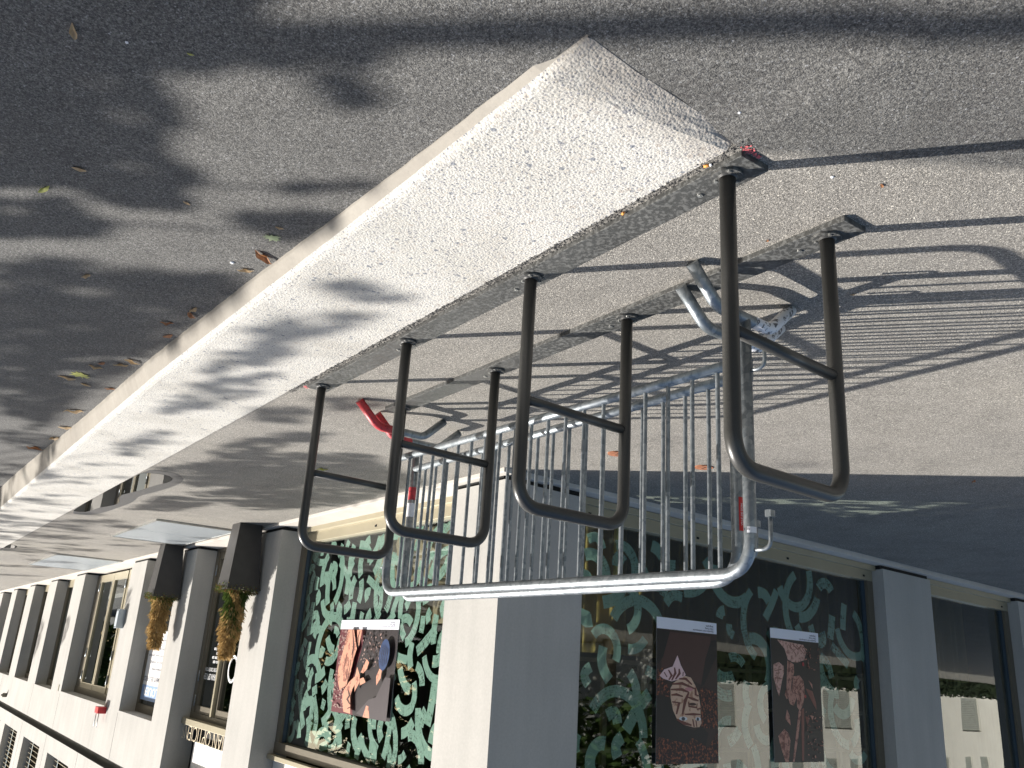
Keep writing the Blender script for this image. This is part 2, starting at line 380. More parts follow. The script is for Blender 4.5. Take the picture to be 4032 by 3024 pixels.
def wet(P):
    t = NT('damp_asphalt'); v = t.co(); cell = t.vor(v, 200, 'Color'); sep = t.n('ShaderNodeSeparateColor'); t.l(cell, sep.inputs[0])
    t.l(t.ramp(sep.outputs[0], [(0, (.04, .038, .037, 1)), (1, (.10, .097, .092, 1))]), t.b.inputs['Base Color']); t.b.inputs['Roughness'].default_value = .55
    m = MB(); m.add([(x, y, .002) for x, y in P], [tuple(range(len(P)))]); return tag(m.build('damp_patch', t.m), kind='structure')
wet(smooth_poly([(9.55, -.103), (9.6, .08), (9.2, .2), (8.5, .23), (8.0, .26), (7.5, .19), (7.02, .27), (6.332, .30), (5.98, .159), (5.98, -.03), (6.1, -.103)]))

# ------------------------------------------------------------------ cycle rack
rack = empty('bicycle_rack', 'charcoal cycle rack of four square hoops bolted to two floor rails beside the pale kerb', 'bicycle rack', (0, 0, 0))
def rail(s0, s1, t0, t1):
    m = MB(); m.box(s0, s1, t0, t1, -.004, .0185); o = m.build('rail', [M_RAIL], rack, .0012)
    for i in range(4):
        for q in (s0 + .21 + i * .911,):
            if q < s1 - .03:
                b = MB(); b.disc((q, (t0 + t1) / 2 + .012), .0085, .0186, .0225, 16); b.disc((q, (t0 + t1) / 2 + .012), .0042, .0226, .0229, 6); b.build('bolt', M_EDGE, o)
    return o
rail(-.113, 2.80, -.076, .038); rail(-.097, 2.85, .423, .537)
def flange(cx, cy, par):
    m = MB(); m.disc((cx, cy), .0445, .0187, .0275, 40)
    o = m.build('flange', M_RAIL, par, .0012)
    b = MB()
    for k in range(3):
        an = R(100 + 120 * k); q = (cx + .034 * math.cos(an), cy + .034 * math.sin(an)); b.disc(q, .0056, .0276, .0315, 14)
    b.build('bolt', M_EDGE, par)
def make_hoop():
    ax, ay, bx, by, H = -.025, -.03, .0013, .477, .858
    m = MB(); m.tube(bend([(ax, ay, .02), (ax, ay, H), (bx, by, H), (bx, by, .02)], .085, 10), .0230, 24)
    h = m.build('hoop', M_HOOP, rack)
    c = MB(); c.tube([(ax, ay + .012, .487), (bx, by - .012, .487)], .0178, 20); c.build('crossbar', M_HOOP, h)
    w_ = MB()
    for (x, y) in ((ax, ay), (bx, by)): w_.tube([(x, y, .0275), (x, y, .032)], [.0290, .0235], 24, False)
    flange(ax, ay, h); flange(bx, by, h); w_.build('weld', M_HOOP, h)
    return h
hoop0 = make_hoop()
for i in range(1, 4):
    h = copy_tree(hoop0, rack); h.location.x = .911 * i

# ------------------------------------------------------------------ barriers
def arc_patch(m, cx, cy, rad, a0, a1, z0, z1, n=8):
    vs = [(cx + rad * math.cos(a0 + (a1 - a0) * k / n), cy + rad * math.sin(a0 + (a1 - a0) * k / n), z) for z in (z0, z1) for k in range(n + 1)]
    m.add(vs, [(k, k + 1, n + 2 + k, n + 1 + k) for k in range(n)], True)
def text_mesh(body, size, sx=1., bold=0., align='LEFT', spacing=1.):
    cu = bpy.data.curves.new('txt', 'FONT'); cu.body = body; cu.size = size; cu.offset = bold; cu.align_x = align; cu.space_character = spacing; cu.resolution_u = 3
    o = bpy.data.objects.new('txt', cu); C.objects.link(o); bpy.context.view_layer.update()
    me = bpy.data.meshes.new_from_object(o.evaluated_get(bpy.context.evaluated_depsgraph_get()))
    bpy.data.objects.remove(o); return [(v.co.x * sx, v.co.y) for v in me.vertices], [tuple(p_.vertices) for p_ in me.polygons]
def put_text(m, body, size, origin, ux, uy, sx=1., bold=0., fit=None, align='LEFT', spacing=1.):
    vs, fs = text_mesh(body, size, sx, bold, align, spacing)
    if fit:
        w_ = max(v[0] for v in vs) - min(v[0] for v in vs); k = fit / w_; mn = min(v[0] for v in vs); vs = [((v[0] - mn) * k, v[1]) for v in vs]
    o, ux, uy = Vector(origin), Vector(ux), Vector(uy); m.add([o + ux * v[0] + uy * v[1] for v in vs], fs)
L_B = 2.40
def make_barrier():
    root = empty('crowd_barrier', 'front galvanised crowd barrier nearest the cycle hoops, small white sticker on its near post', 'crowd barrier', (.43, .60, 0), -.029, 'galvanised crowd barriers behind the cycle rack')
    m = MB(); m.tube(bend([(0, 0, .14), (0, 0, 1.035), (L_B, 0, 1.035), (L_B, 0, .14)], .105, 12), .0218, 20); m.build('frame', M_GALV, root)
    m = MB(); m.tube([(.012, 0, .292), (L_B - .012, 0, .292)], .0192, 18); m.build('lower_rail', M_GALV, root)
    for i in range(19):
        m = MB(); x = .128 + .119 * i; m.tube([(x, .002, .30), (x, .002, 1.02)], .0084, 10, False); m.build('bar', M_GALV, root)
    for x, sgn, pm in ((0, 1, M_WPAINT), (L_B, -1, M_RPAINT)):
        m = MB(); path = bend([(x, -.285 * sgn, .010), (x, -.150 * sgn, .132), (x, .150 * sgn, .132), (x, .285 * sgn, .010)], .09, 8)
        m.tube(path, .0228, 18); f = m.build('foot', M_GALV, root)
        side = [p_ for p_ in path if p_.y * sgn > .045]; k = Vector((x, .045 * sgn, .132))
        m = MB(); m.tube([k] + side, .0238, 18); m.build('painted_foot_tip', pm, f)
    for z in (.96, .335):
        m = MB(); m.tube(bend([(-.015, 0, z), (-.072, .01, z - .002), (-.072, .01, z - .105)], .03, 6), .0068, 12)
        if z > .5: m.box(-.083, -.061, -.002, .022, z - .128, z - .105)
        m.build('hook', M_GALV, root)
    for z in (.90, .30):
        m = MB(); m.tube([(L_B + .034 + .012 * math.cos(k * math.pi / 6), .012 * math.sin(k * math.pi / 6), z) for k in range(13)], .004, 8); m.box(L_B + .015, L_B + .024, -.008, .008, z - .006, z + .006); m.build('eyelet', M_GALV, root)
    return root
B1 = make_barrier()
B2 = copy_tree(B1); B2.location = (.565, .70, 0.008); B2.rotation_euler.z = .008
B2['label'] = 'rear galvanised crowd barrier with a red sticker near, red and white bands far'
m = MB(); arc_patch(m, 0, 0, .0225, R(170), R(262), .885, .905); st1 = m.build('white_sticker', M_STWH, B1)
m = MB(); put_text(m, '<n.4', .014, (-.0135, -.0190, .889), Vector((.80, -.42, 0)) * -1 * -1, (0, 0, 1), .9, .0003); m.build('sticker_mark', M_BLACKT, st1)
m = MB(); arc_patch(m, 0, 0, .0225, R(145), R(215), .745, .865); st2 = m.build('red_sticker', M_STRED, B2)
def arc_text(body, size, ang, rad, z0, fit, name, par):
    # text that runs up the post, wrapped on the tube
    vs, fs = text_mesh(body, size); mn = min(v[0] for v in vs); w_ = max(v[0] for v in vs) - mn
    m = MB(); P = []
    for x, y in vs:
        an = ang + y / rad; P.append((rad * math.cos(an), rad * math.sin(an), z0 + (1 - (x - mn) / w_) * fit))
    m.add(P, fs); return m.build(name, M_WPRINT, par)
arc_text('VILLE DE SION', .012, R(176), .0229, .768, .078, 'sticker_text', st2)
arc_text('POLICE MUNICIPALE', .009, R(149), .0229, .752, .104, 'sticker_text', st2)
for z0, z1, mt, nm in ((.40, .475, M_RPAINT, 'red_band'), (.495, .575, M_STWH, 'white_band')):
    m = MB(); m.tube([(L_B, 0, z0), (L_B, 0, z1)], .0224, 20, False); m.build(nm, mt, B2)

# ------------------------------------------------------------------ corner building
bld = empty('building', 'pale concrete corner building with recessed shop windows behind the crowd barriers', 'building', (3.6, 1.83, 0))
def P_(parent_obj): return parent_obj
WL = lambda u, v, d=0.: Vector((u, 1.83 + d, v))           # long sunlit front: u along x
WR = lambda u, v, d=0.: Vector((3.6 + d, u, v))            # shaded side front: u along y
def wl(o):  # keep world coordinates under the building's empty
    o.matrix_parent_inverse = Matrix.Translation(-Vector((3.6, 1.83, 0))); return o
def wall(F, u0, u1, z0, z1, ops, depth, flip, base):
    us = sorted({u0, u1} | {x for o_ in ops for x in o_[:2]}); zs = sorted({z0, z1} | {x for o_ in ops for x in o_[2:4]})
    m = MB()
    def q(pts): m.add(pts, [tuple(range(len(pts))) if not flip else tuple(reversed(range(len(pts))))])
    for i in range(len(us) - 1):
        for j in range(len(zs) - 1):
            cu, cz = (us[i] + us[i + 1]) / 2, (zs[j] + zs[j + 1]) / 2
            if any(o_[0] < cu < o_[1] and o_[2] < cz < o_[3] for o_ in ops): continue
            b0 = base(us[i]) if zs[j] == z0 else zs[j]; b1 = base(us[i + 1]) if zs[j] == z0 else zs[j]
            q([F(us[i], b0), F(us[i + 1], b1), F(us[i + 1], zs[j + 1]), F(us[i], zs[j + 1])])
    for (a0, a1, c0, c1) in [o_[:4] for o_ in ops]:
        lo0, lo1 = (base(a0), base(a1)) if c0 == z0 else (c0, c0)
        q([F(a0, lo0), F(a0, c1), F(a0, c1, depth), F(a0, lo0, depth)]); q([F(a1, lo1), F(a1, lo1, depth), F(a1, c1, depth), F(a1, c1)])
        q([F(a0, c1), F(a1, c1), F(a1, c1, depth), F(a0, c1, depth)])
        if c0 != z0: q([F(a0, c0), F(a0, c0, depth), F(a1, c0, depth), F(a1, c0)])
    return m
HT = 2.39; TOP = 3.04
opsL = [(4.30, 7.85, .075, TOP), (8.68, 10.93, .075, TOP), (11.70, 13.63, .075, HT), (14.60, 18.62, .075, HT), (19.72, 21.9, .075, HT + .03), (23.0, 25.3, .075, HT + .03), (26.4, 28.7, .075, HT + .04), (29.8, 32, .075, HT + .04), (33.1, 35.3, .075, HT + .04), (36.4, 38.6, .075, HT + .04)]
louv = [(a_, a_ + 2.2, 3.53, 5.3) for a_ in (3.9, 7.0, 10.1, 13.3, 16.45, 19.6, 22.85, 26.0, 29.2, 32.4)]
m = wall(WL, 3.6, 42, .075, 3.10, opsL, .40, False, lambda u: .075)
wL = m.build('front_wall', M_WALL, bld); wl(wL)
m = wall(WL, 3.6, 42, 3.24, 9.0, louv + [(a, b, 6.6, 8.3) for a, b, _, _ in louv], .22, False, lambda u: 3.24); wl(m.build('upper_front_wall', M_WALL, bld))
opsR = [(2.60, 6.70, .075, TOP), (7.61, 9.62, .075, TOP), (10.5, 14.5, .075, TOP), (15.4, 19.5, .075, TOP)]
zr = lambda u: .075 + .02 * (u - 1.83)
m = wall(WR, 1.83, 24, .075, 3.10, opsR, .30, True, zr); wl(m.build('side_wall', M_WALL, bld))
m = wall(WR, 1.83, 24, 3.24, 9.0, [(a, a + 2.2, 3.7, 5.3) for a in (2.4, 5.6, 8.8, 12, 15.2, 18.4)], .22, True, lambda u: 3.24); wl(m.build('upper_side_wall', M_WALL, bld))
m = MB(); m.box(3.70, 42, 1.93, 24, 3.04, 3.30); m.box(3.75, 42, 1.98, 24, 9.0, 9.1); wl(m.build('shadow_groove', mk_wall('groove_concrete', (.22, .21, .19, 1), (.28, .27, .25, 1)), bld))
# panel joints as thin dark gaps
m = MB()
for s_ in (13.66, 18.66, 8.64, 22.0, 27.5): m.box(s_ - .004, s_ + .004, 1.8285, 1.8295, HT + .03 if s_ > 11 else TOP, 3.10)
for s_ in (15.9, 19.1, 22.35, 12.75): m.box(s_ - .005, s_ + .005, 1.8285, 1.8295, 3.24, 9)
wl(m.build('panel_joint', M_DARK, bld))
# low concrete threshold strip, near-black boxes painting the shade in the gap under the piers
m = MB()
def gaps(ops, lo, hi):
    e = [lo] + [x for o_ in ops for x in o_[:2]] + [hi]; return [(e[i], e[i + 1]) for i in range(0, len(e), 2)]
for a0, a1 in gaps(opsL, 3.66, 42): m = MB(); m.box(a0 + .004, a1 - .004, 1.86, 2.2, .03, .079); wl(m.build('gap_shade', M_DARK, bld))
for a0, a1 in gaps(opsR, 1.90, 24): m = MB(); m.hexa([(3.63, a0, -.05), (3.88, a0, -.05), (3.88, a1, -.05), (3.63, a1, -.05)] + [(3.63, a0, zr(a0) + .004), (3.88, a0, zr(a0) + .004), (3.88, a1, zr(a1) + .004), (3.63, a1, zr(a1) + .004)]); wl(m.build('gap_shade', M_DARK, bld))
m = MB(); m.hexa([(3.565, 1.79, -.05), (42, 1.79, -.05), (42, 2.2, -.05), (3.565, 2.2, -.05), (3.565, 1.79, .032), (42, 1.79, .032), (42, 2.2, .05), (3.565, 2.2, .05)])
m.hexa([(3.565, 2.2, -.05), (3.92, 2.2, -.05), (3.92, 24, .3), (3.565, 24, .3), (3.565, 2.2, .038), (3.92, 2.2, .05), (3.92, 24, .50), (3.565, 24, .478)])
wl(m.build('sill', M_SILL, bld, .006))

def fmap(F): return F
def fbox(m, F, u0, u1, z0, z1, d0, d1, zf=None):
    if zf: z00, z01 = z0 + zf(u0), z0 + zf(u1)
    else: z00 = z01 = z0
    a = [F(u0, z00, d0), F(u1, z01, d0), F(u1, z01, d1), F(u0, z00, d1)]
    z10, z11 = (z1 + zf(u0), z1 + zf(u1)) if zf == SLB else (z1, z1)
    bq = [F(u0, z10, d0), F(u1, z11, d0), F(u1, z11, d1), F(u0, z10, d1)]
    m.hexa(a + bq)
SLB = lambda u: .02 * (u - 1.83)
def window(F, u0, u1, ztop, slope, D, glass=M_GLASS, fr=M_FRAME, frs=M_FRAMED):
    """recessed shop window: bottom beam with lip, jambs, head, glazing seals, one pane"""
    sf = SLB if slope else None; zz = (lambda u: SLB(u)) if slope else (lambda u: 0.)
    m = MB(); fbox(m, F, u0 + .002, u1 - .002, .04, .20, D, D + .09, sf)
    f = wl(m.build('window_frame', fr, bld, .003))
    m = MB(); fbox(m, F, u0 + .003, u1 - .003, .04, .095, D - .045, D - .0005, sf); m.build('lip', fr, f, .003)
    for a0, a1 in ((u0 + .002, u0 + .10), (u1 - .10, u1 - .002)):
        m = MB(); fbox(m, F, a0, a1, .2005 + zz((a0 + a1) / 2), ztop, D + .002, D + .088); m.build('jamb', frs, f)
    m = MB(); fbox(m, F, u0 + .002, u1 - .002, ztop + .0005, ztop + .10, D - .002, D + .09); m.build('head', frs, f)
    for a0, a1 in ((u0 + .1003, u0 + .118), (u1 - .118, u1 - .1003)):
        m = MB(); fbox(m, F, a0, a1, .2005 + zz((a0 + a1) / 2), ztop - .001, D + .035, D + .08); m.build('glazing_seal', M_SEAL, f)
    m = MB(); z = .199
    m.add([F(u0 + .1, z + zz(u0), D + .065), F(u1 - .1, z + zz(u1), D + .065), F(u1 - .1, ztop + .001, D + .065), F(u0 + .1, ztop + .001, D + .065)], [(0, 1, 2, 3)])
    gobj = m.build('pane', glass, f)
    nc = max(2, int((u1 - u0) / .9))
    for k in range(nc):
        u = u0 + .16 + (u1 - u0 - .32) * k / (nc - 1); m = MB(); fbox(m, F, u - .012, u + .012, .15, .168, D - .008, D - .0005, sf); m.build('cap', M_DARK, f)
    return f, gobj
f1, g1 = window(WL, 4.30, 7.85, 2.27, False, .25)
f2, g2 = window(WR, 2.60, 6.70, 2.60, True, .125, mk_glass('side_window_glass', (.78, .86, .82, 1), 2.9))
f3, g3 = window(WR, 7.61, 9.62, 2.60, True, .125, bpy.data.materials['side_window_glass'])
window(WR, 10.5, 14.5, 2.60, True, .125)
# beige ledge and white board above the sunlit window
m = MB(); m.box(4.31, 7.84, 2.01, 2.077, 2.385, 2.43); wl(m.build('ledge', M_FRAME, bld, .003))
m = MB(); m.box(4.31, 7.84, 2.09, 2.17, 2.445, TOP - .005); wl(m.build('white_board', M_WHITE, bld))
m = MB(); m.box(3.72, 3.80, 2.61, 6.69, 2.705, TOP - .005); wl(m.build('fascia_board', M_FRAMED, bld))

# --- optician door bay
d = MB(); d.box(8.69, 10.92, 2.10, 2.19, 2.20, 2.32); d.box(8.69, 10.92, 2.10, 2.19, .03, .09)
dr = wl(d.build('door_frame', M_FRAMED, bld, .003))
for a0, a1 in ((10.80, 10.92), (8.69, 9.20)):
    d = MB(); d.box(a0, a1, 2.102, 2.188, .091, 2.199); d.build('jamb', M_FRAMED, dr)
def leafb(a0, a1):
    d = MB(); y0, y1 = 2.115, 2.17
    d.box(a0, a0 + .07, y0, y1, .092, 2.198); d.box(a1 - .07, a1, y0, y1, .092, 2.198); d.box(a0 + .0701, a1 - .0701, y0, y1, .092, .20); d.box(a0 + .0701, a1 - .0701, y0, y1, 2.11, 2.198)
    o = d.build('door_leaf', M_FRAMED, dr); q = MB(); q.add([(a0 + .069, 2.145, .19), (a1 - .069, 2.145, .19), (a1 - .069, 2.145, 2.12), (a0 + .069, 2.145, 2.12)], [(0, 1, 2, 3)]); return o, q.build('door_pane', M_GLASSD, o)
l1, dg = leafb(10.06, 10.798); l2, dg2 = leafb(9.21, 10.0)
d = MB(); d.box(10.003, 10.055, 2.075, 2.114, .092, 2.198); d.build('door_edge', M_FRAME, dr)  # left undarkened, the lighter metal marks the sunlit edge
for z in (1.74, 2.05, .35):
    d = MB(); d.tube([(10.80, 2.095, z - .07), (10.80, 2.095, z + .07)], .009, 12); d.build('hinge', M_GALV, dr)
d = MB(); d.tube([(10.10, 2.085, .30), (10.10, 2.085, .42)], .01, 10); d.build('door_handle', M_GALV, dr)
m = MB(); put_text(m, 'FLORIAN OPTICIENS', .112, (10.15, 2.139, 1.70), (1, 0, 0), (0, 0, 1), 1, -.001, .63); put_text(m, 'LUNETIER CONTEMPORAIN', .068, (10.15, 2.139, 1.625), (1, 0, 0), (0, 0, 1), 1, -.0005, .63)
for z, tx, wd in ((1.535, 'Lu 13:30  18:30', .30), (1.48, 'Ma - Ve  09:00  12:00', .36), (1.425, '13:30  18:30', .22), (1.37, 'Sa  09:00  17:00', .33), (1.315, '027 322 06 21', .22), (1.26, 'Sion', .13), (1.19, 'www', .09)):
    put_text(m, tx, .045, (10.15, 2.139, z), (1, 0, 0), (0, 0, 1), 1, .0012, wd)
m.build('door_lettering', M_WPRINT, dg)
m = MB(); n = 40
for r0, r1 in ((.165, .140), (.132, .126)):
    vs = [(9.66 + rr * math.cos(2 * math.pi * k / n), 2.140, 1.612 + rr * math.sin(2 * math.pi * k / n)) for rr in (r0, r1) for k in range(n)]
    m.add(vs, [(k, (k + 1) % n, n + (k + 1) % n, n + k) for k in range(n)])
m.build('door_emblem', M_WPRINT, dg2)
m = MB(); m.box(10.15, 10.24, 2.1435, 2.1445, .30, .40); m.build('door_sticker', M_STRED, dg)
m = MB(); m.box(8.69, 10.92, 2.0, 2.099, 2.27, 2.345); can = wl(m.build('canopy', M_FRAME, bld, .004))
vs, fs = text_mesh('FLORIAN OPTICIENS', .20, bold=-.0035); mn = min(v[0] for v in vs); wd = max(v[0] for v in vs) - mn; k_ = 2.20 / wd
m = MB(); m.add([(8.70 + (x - mn) * k_, 2.03, 2.347 + y * 1.3) for x, y in vs], fs); m.build('sign_letters', M_LETTER, can)
m = MB(); m.box(8.7, 10.62, 2.12, 2.17, 2.54, TOP - .005); wl(m.build('white_board', M_WHITE, bld))
m = MB(); m.box(8.69, 10.92, 2.19, 2.21, 2.321, TOP); wl(m.build('transom', M_DARK, bld))

# --- to-let window and the others along the front
def plain_window(u0, u1, zt, panels=True):
    d = MB(); d.box(u0, u0 + .09, 2.07, 2.14, .04, zt - .002); d.box(u1 - .09, u1, 2.07, 2.14, .04, zt - .002); d.box(u0 + .0905, u1 - .0905, 2.07, 2.14, zt - .12, zt - .002)
    f = wl(d.build('window_frame', M_FRAMED, bld)); d = MB(); d.box(u0 + .0905, u1 - .0905, 2.065, 2.14, .04, .22); d.build('bottom_beam', M_FRAME, f)
    d = MB(); d.add([(u0 + .09, 2.11, .215), (u1 - .09, 2.11, .215), (u1 - .09, 2.11, zt - .12), (u0 + .09, 2.11, zt - .12)], [(0, 1, 2, 3)]); d.build('pane', M_GLASSD, f)
    return f
plain_window(11.70, 13.63, HT)
for q in opsL[4:]: plain_window(q[0], q[1], q[3])
# double door
d = MB(); d.box(14.61, 18.61, 2.07, 2.14, 2.27, HT - .002); d.box(18.2, 18.61, 2.08, 2.15, .09, 2.269)
dd = wl(d.build('door_frame', M_FRAMED, bld))
for a0, a1 in ((15.88, 16.98), (17.0, 18.12)):
    d = MB(); d.box(a0, a0 + .08, 2.065, 2.12, .10, 2.268); d.box(a1 - .08, a1, 2.065, 2.12, .10, 2.268); d.box(a0 + .0801, a1 - .0801, 2.065, 2.12, .10, .24); d.box(a0 + .0801, a1 - .0801, 2.065, 2.12, 2.17, 2.268)
    lf = d.build('door_leaf', M_FRAME, dd)
    d = MB(); d.add([(a0 + .08, 2.095, .23), (a1 - .08, 2.095, .23), (a1 - .08, 2.095, 2.18), (a0 + .08, 2.095, 2.18)], [(0, 1, 2, 3)]); d.build('pane', M_GLASSD, lf)
    for z in (.34, 1.62, 2.04):
        d = MB(); x = a0 if a0 < 16 else a1; d.tube([(x, 2.055, z - .08), (x, 2.055, z + .08)], .012, 10); d.build('hinge', M_GALV, lf)
d = MB(); d.box(14.61, 15.87, 2.08, 2.15, .09, 2.269); d.build('side_panel', M_FRAME, dd)
# louvred upper windows
M_LOUV = simple('cream_louvre', (.62, .56, .43, 1), .5, .1, .05)
for (a0, a1, z0, z1) in louv:
    f = MB(); f.box(a0, a1, 2.06, 2.08, z0, z1); fo = wl(f.build('upper_window', M_DARK, bld))
    if a0 > 12:
        f = MB(); z = z0 + .03
        while z < z0 + 1.3: f.hexa([(a0 + .03, 1.97, z), (a1 - .03, 1.97, z), (a1 - .03, 2.04, z + .045), (a0 + .03, 2.04, z + .045), (a0 + .03, 1.965, z + .008), (a1 - .03, 1.965, z + .008), (a1 - .03, 2.035, z + .053), (a0 + .03, 2.035, z + .053)]); z += .095
        f.build('louvre', M_LOUV, fo)
for a in (2.4, 5.6, 8.8, 12, 15.2, 18.4):
    f = MB(); f.box(3.80, 3.82, a, a + 2.2, 3.7, 5.3); wl(f.build('upper_window', M_DARK, bld))
# room behind the glass
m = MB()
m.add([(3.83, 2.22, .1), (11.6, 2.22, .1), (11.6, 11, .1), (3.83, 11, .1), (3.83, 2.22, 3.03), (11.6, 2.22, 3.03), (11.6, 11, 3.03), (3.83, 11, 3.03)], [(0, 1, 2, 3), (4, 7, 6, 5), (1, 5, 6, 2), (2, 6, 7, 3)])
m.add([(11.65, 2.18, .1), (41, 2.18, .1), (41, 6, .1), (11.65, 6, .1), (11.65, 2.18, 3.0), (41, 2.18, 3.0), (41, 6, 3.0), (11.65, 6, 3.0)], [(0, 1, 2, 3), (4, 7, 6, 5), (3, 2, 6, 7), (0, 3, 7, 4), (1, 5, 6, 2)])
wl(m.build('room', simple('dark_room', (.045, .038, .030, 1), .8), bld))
# brown curtain and shelving seen through the side window
def curtain():
    m = MB(); n = 520; vs = []
    for k in range(n + 1):
        y = 2.66 + (9.4 - 2.66) * k / n; x = 4.22 + .035 * math.sin(y * 38) + .02 * math.sin(y * 17 + 1)
        vs += [(x, y, .12), (x, y, 1.22)]
    m.add(vs, [(2 * k, 2 * k + 2, 2 * k + 3, 2 * k + 1) for k in range(n)], True)
    t = NT('ochre_curtain'); t.b.inputs['Base Color'].default_value = (.10, .075, .04, 1); t.b.inputs['Roughness'].default_value = .9
    tl = t.n('ShaderNodeBsdfTranslucent'); tl.inputs[0].default_value = (.5, .36, .12, 1); mx = t.n('ShaderNodeMixShader'); mx.inputs[0].default_value = .4
    t.l(t.b.outputs[0], mx.inputs[1]); t.l(tl.outputs[0], mx.inputs[2]); t.l(mx.outputs[0], t.out.inputs[0])
    return wl(m.build('curtain', t.m, bld))
curtain()
m = MB()
for k in range(14): y = 2.75 + k * .5; m.box(4.6, 4.64, y, y + .05, .1, 2.9)
for z in (1.25, 1.62, 2.0, 2.4): m.box(4.59, 4.66, 2.7, 9.4, z, z + .035)
wl(m.build('shelving', simple('brown_wood', (.12, .085, .05, 1), .6), bld))
m = MB(); m.box(5.2, 6.9, 2.55, 3.1, .12, .62); m.box(5.2, 6.9, 3.0, 3.12, .62, 1.0); wl(m.build('bench', simple('tan_leather', (.33, .24, .16, 1), .5), bld))
m = MB(); m.box(4.2, 6.4, 3.5, 3.56, .1, .9); wl(m.build('sun_patch_panel', simple('painted_sunlight', (.62, .50, .16, 1), .8), bld))  # added panel, its yellow stands in for sunlight falling into the room

# --- brushed paint strokes on the two shop windows
def strokes(F, u0, u1, z0, z1, d, n, seed, par, wid, flip=1):
    rr = random.Random(seed); m = MB(); uv = []; pl = []
    def ribbon(pts, w_, off):
        vs = []; L = 0; o = len(uv)
        for i, (x, y) in enumerate(pts):
            a = pts[min(i + 1, len(pts) - 1)]; b = pts[max(i - 1, 0)]; tx, ty = a[0] - b[0], a[1] - b[1]; q = math.hypot(tx, ty); nx, ny = -ty / q, tx / q
            if i: L += math.hypot(x - pts[i - 1][0], y - pts[i - 1][1])
            for sgn in (-1, 1):
                vs.append(F(min(max(x + sgn * nx * w_ / 2, u0), u1), min(max(y + sgn * ny * w_ / 2, z0), z1), d - rr.uniform(0, .004))); uv.append((off + L, off + (w_ if sgn > 0 else 0)))
        m.add(vs, [(2 * i, 2 * i + 2, 2 * i + 3, 2 * i + 1) for i in range(len(pts) - 1)])
    placed = []; tries = 0
    while len(placed) < n and tries < n * 160:
        tries += 1; cx, cy = rr.uniform(u0 + .03, u1 - .03), rr.uniform(z0 + .03, z1 - .03)
        kind = rr.random(); w_ = wid * rr.uniform(.8, 1.15)
        if kind < .55:
            rad = rr.uniform(.12, .34); a0 = rr.uniform(0, 6.28); sp = rr.uniform(1.0, 3.3); pts = [(cx + rad * math.cos(a0 + sp * k / 14), cy + rad * math.sin(a0 + sp * k / 14) * 1.1) for k in range(15)]
        else:
            an = rr.choice([.5, .9, 1.57, 1.45, 2.3, 1.7, 2.7]) + rr.uniform(-.2, .2); L = rr.uniform(.09, .42); bw = rr.uniform(-.07, .07)
            pts = [(cx + math.cos(an) * L * (k / 6 - .5) - math.sin(an) * bw * math.sin(k / 6 * 3.14), cy + math.sin(an) * L * (k / 6 - .5) + math.cos(an) * bw * math.sin(k / 6 * 3.14)) for k in range(7)]
        sm = pts[::3]
        if sum(1 for p0 in sm for q in placed if math.hypot(p0[0] - q[0], p0[1] - q[1]) < wid * 1.08) > (1 if rr.random() < .8 else 2): continue
        if any(not (u0 < x < u1 and z0 < y < z1) for x, y in pts[::2]): continue
        placed_pts = sm; placed += placed_pts; ribbon(pts, w_, rr.uniform(0, 30)); pl.append(1)
        if len(pl) >= n: break
    return m.build('painted_strokes', M_STROKE, par, uv=uv)
strokes(WL, 4.42, 7.72, .22, 2.26, .322, 700, 3, g1, .088)
strokes(WR, 2.72, 6.57, .28, 2.55, .197, 420, 5, g2, .095)

# ------------------------------------------------------------------ posters
def poster(name, F, d, corners, x0, w_, y0, h_, shapes, label, texty, mats):
    """corners (u_left,u_right,z_bottom,z_top) as read by a viewer; shapes are given in sheet units"""
    uL, uR, zb, zt = corners
    def Q(x, y, k): a_ = 1 - (x - x0) / w_; b = (y - y0) / h_; return F(uL + (uR - uL) * a_, zb + (zt - zb) * b, d - k)
    root_loc = F((uL + uR) / 2, zb, d); root = empty(name, label, 'poster', root_loc, 0, 'exhibition posters in the shop windows')
    inv = Matrix.Translation(-Vector(root_loc))
    m = MB(); m.hexa([Q(x0, y0, 0), Q(x0 + w_, y0, 0), Q(x0 + w_, y0, .001), Q(x0, y0, .001), Q(x0, y0 + h_, 0), Q(x0 + w_, y0 + h_, 0), Q(x0 + w_, y0 + h_, .001), Q(x0, y0 + h_, .001)])
    sh = m.build('sheet', mats[0], root); sh.matrix_parent_inverse = inv
    m = MB(); lay = .0016
    for mi, pts, wd in shapes:
        m.k = mi - 1
        if wd is None: m.add([Q(x, y, lay) for x, y in pts], [tuple(range(len(pts)))])
        else:
            P = []
            for i, (x, y) in enumerate(pts):
                a_ = pts[min(i + 1, len(pts) - 1)]; b = pts[max(i - 1, 0)]; tx, ty = a_[0] - b[0], a_[1] - b[1]; q = math.hypot(tx, ty) or 1
                ww = wd * (.5 if i in (0, len(pts) - 1) else 1) / 2
                for sg in (-1, 1): P.append(Q(min(max(x - sg * ty / q * ww, x0), x0 + w_), min(max(y + sg * tx / q * ww, y0), y0 + h_), lay))
            m.add(P, [(2 * i, 2 * i + 2, 2 * i + 3, 2 * i + 1) for i in range(len(pts) - 1)])
        lay += .00012
    pic = m.build('picture', mats[1:], root); pic.matrix_parent_inverse = inv
    ux = (F(uR, 0) - F(uL, 0)).normalized(); m = MB()
    for i, tx in enumerate(texty):
        o_ = F(uL + (uR - uL) * .06, zb + (zt - zb) * (.083 - .022 - i * .019), d - .0026); put_text(m, tx, .021, o_, ux, (0, 0, 1), 1, .0003)
    tx = m.build('caption', M_BLACKT, root); tx.matrix_parent_inverse = inv
    return root
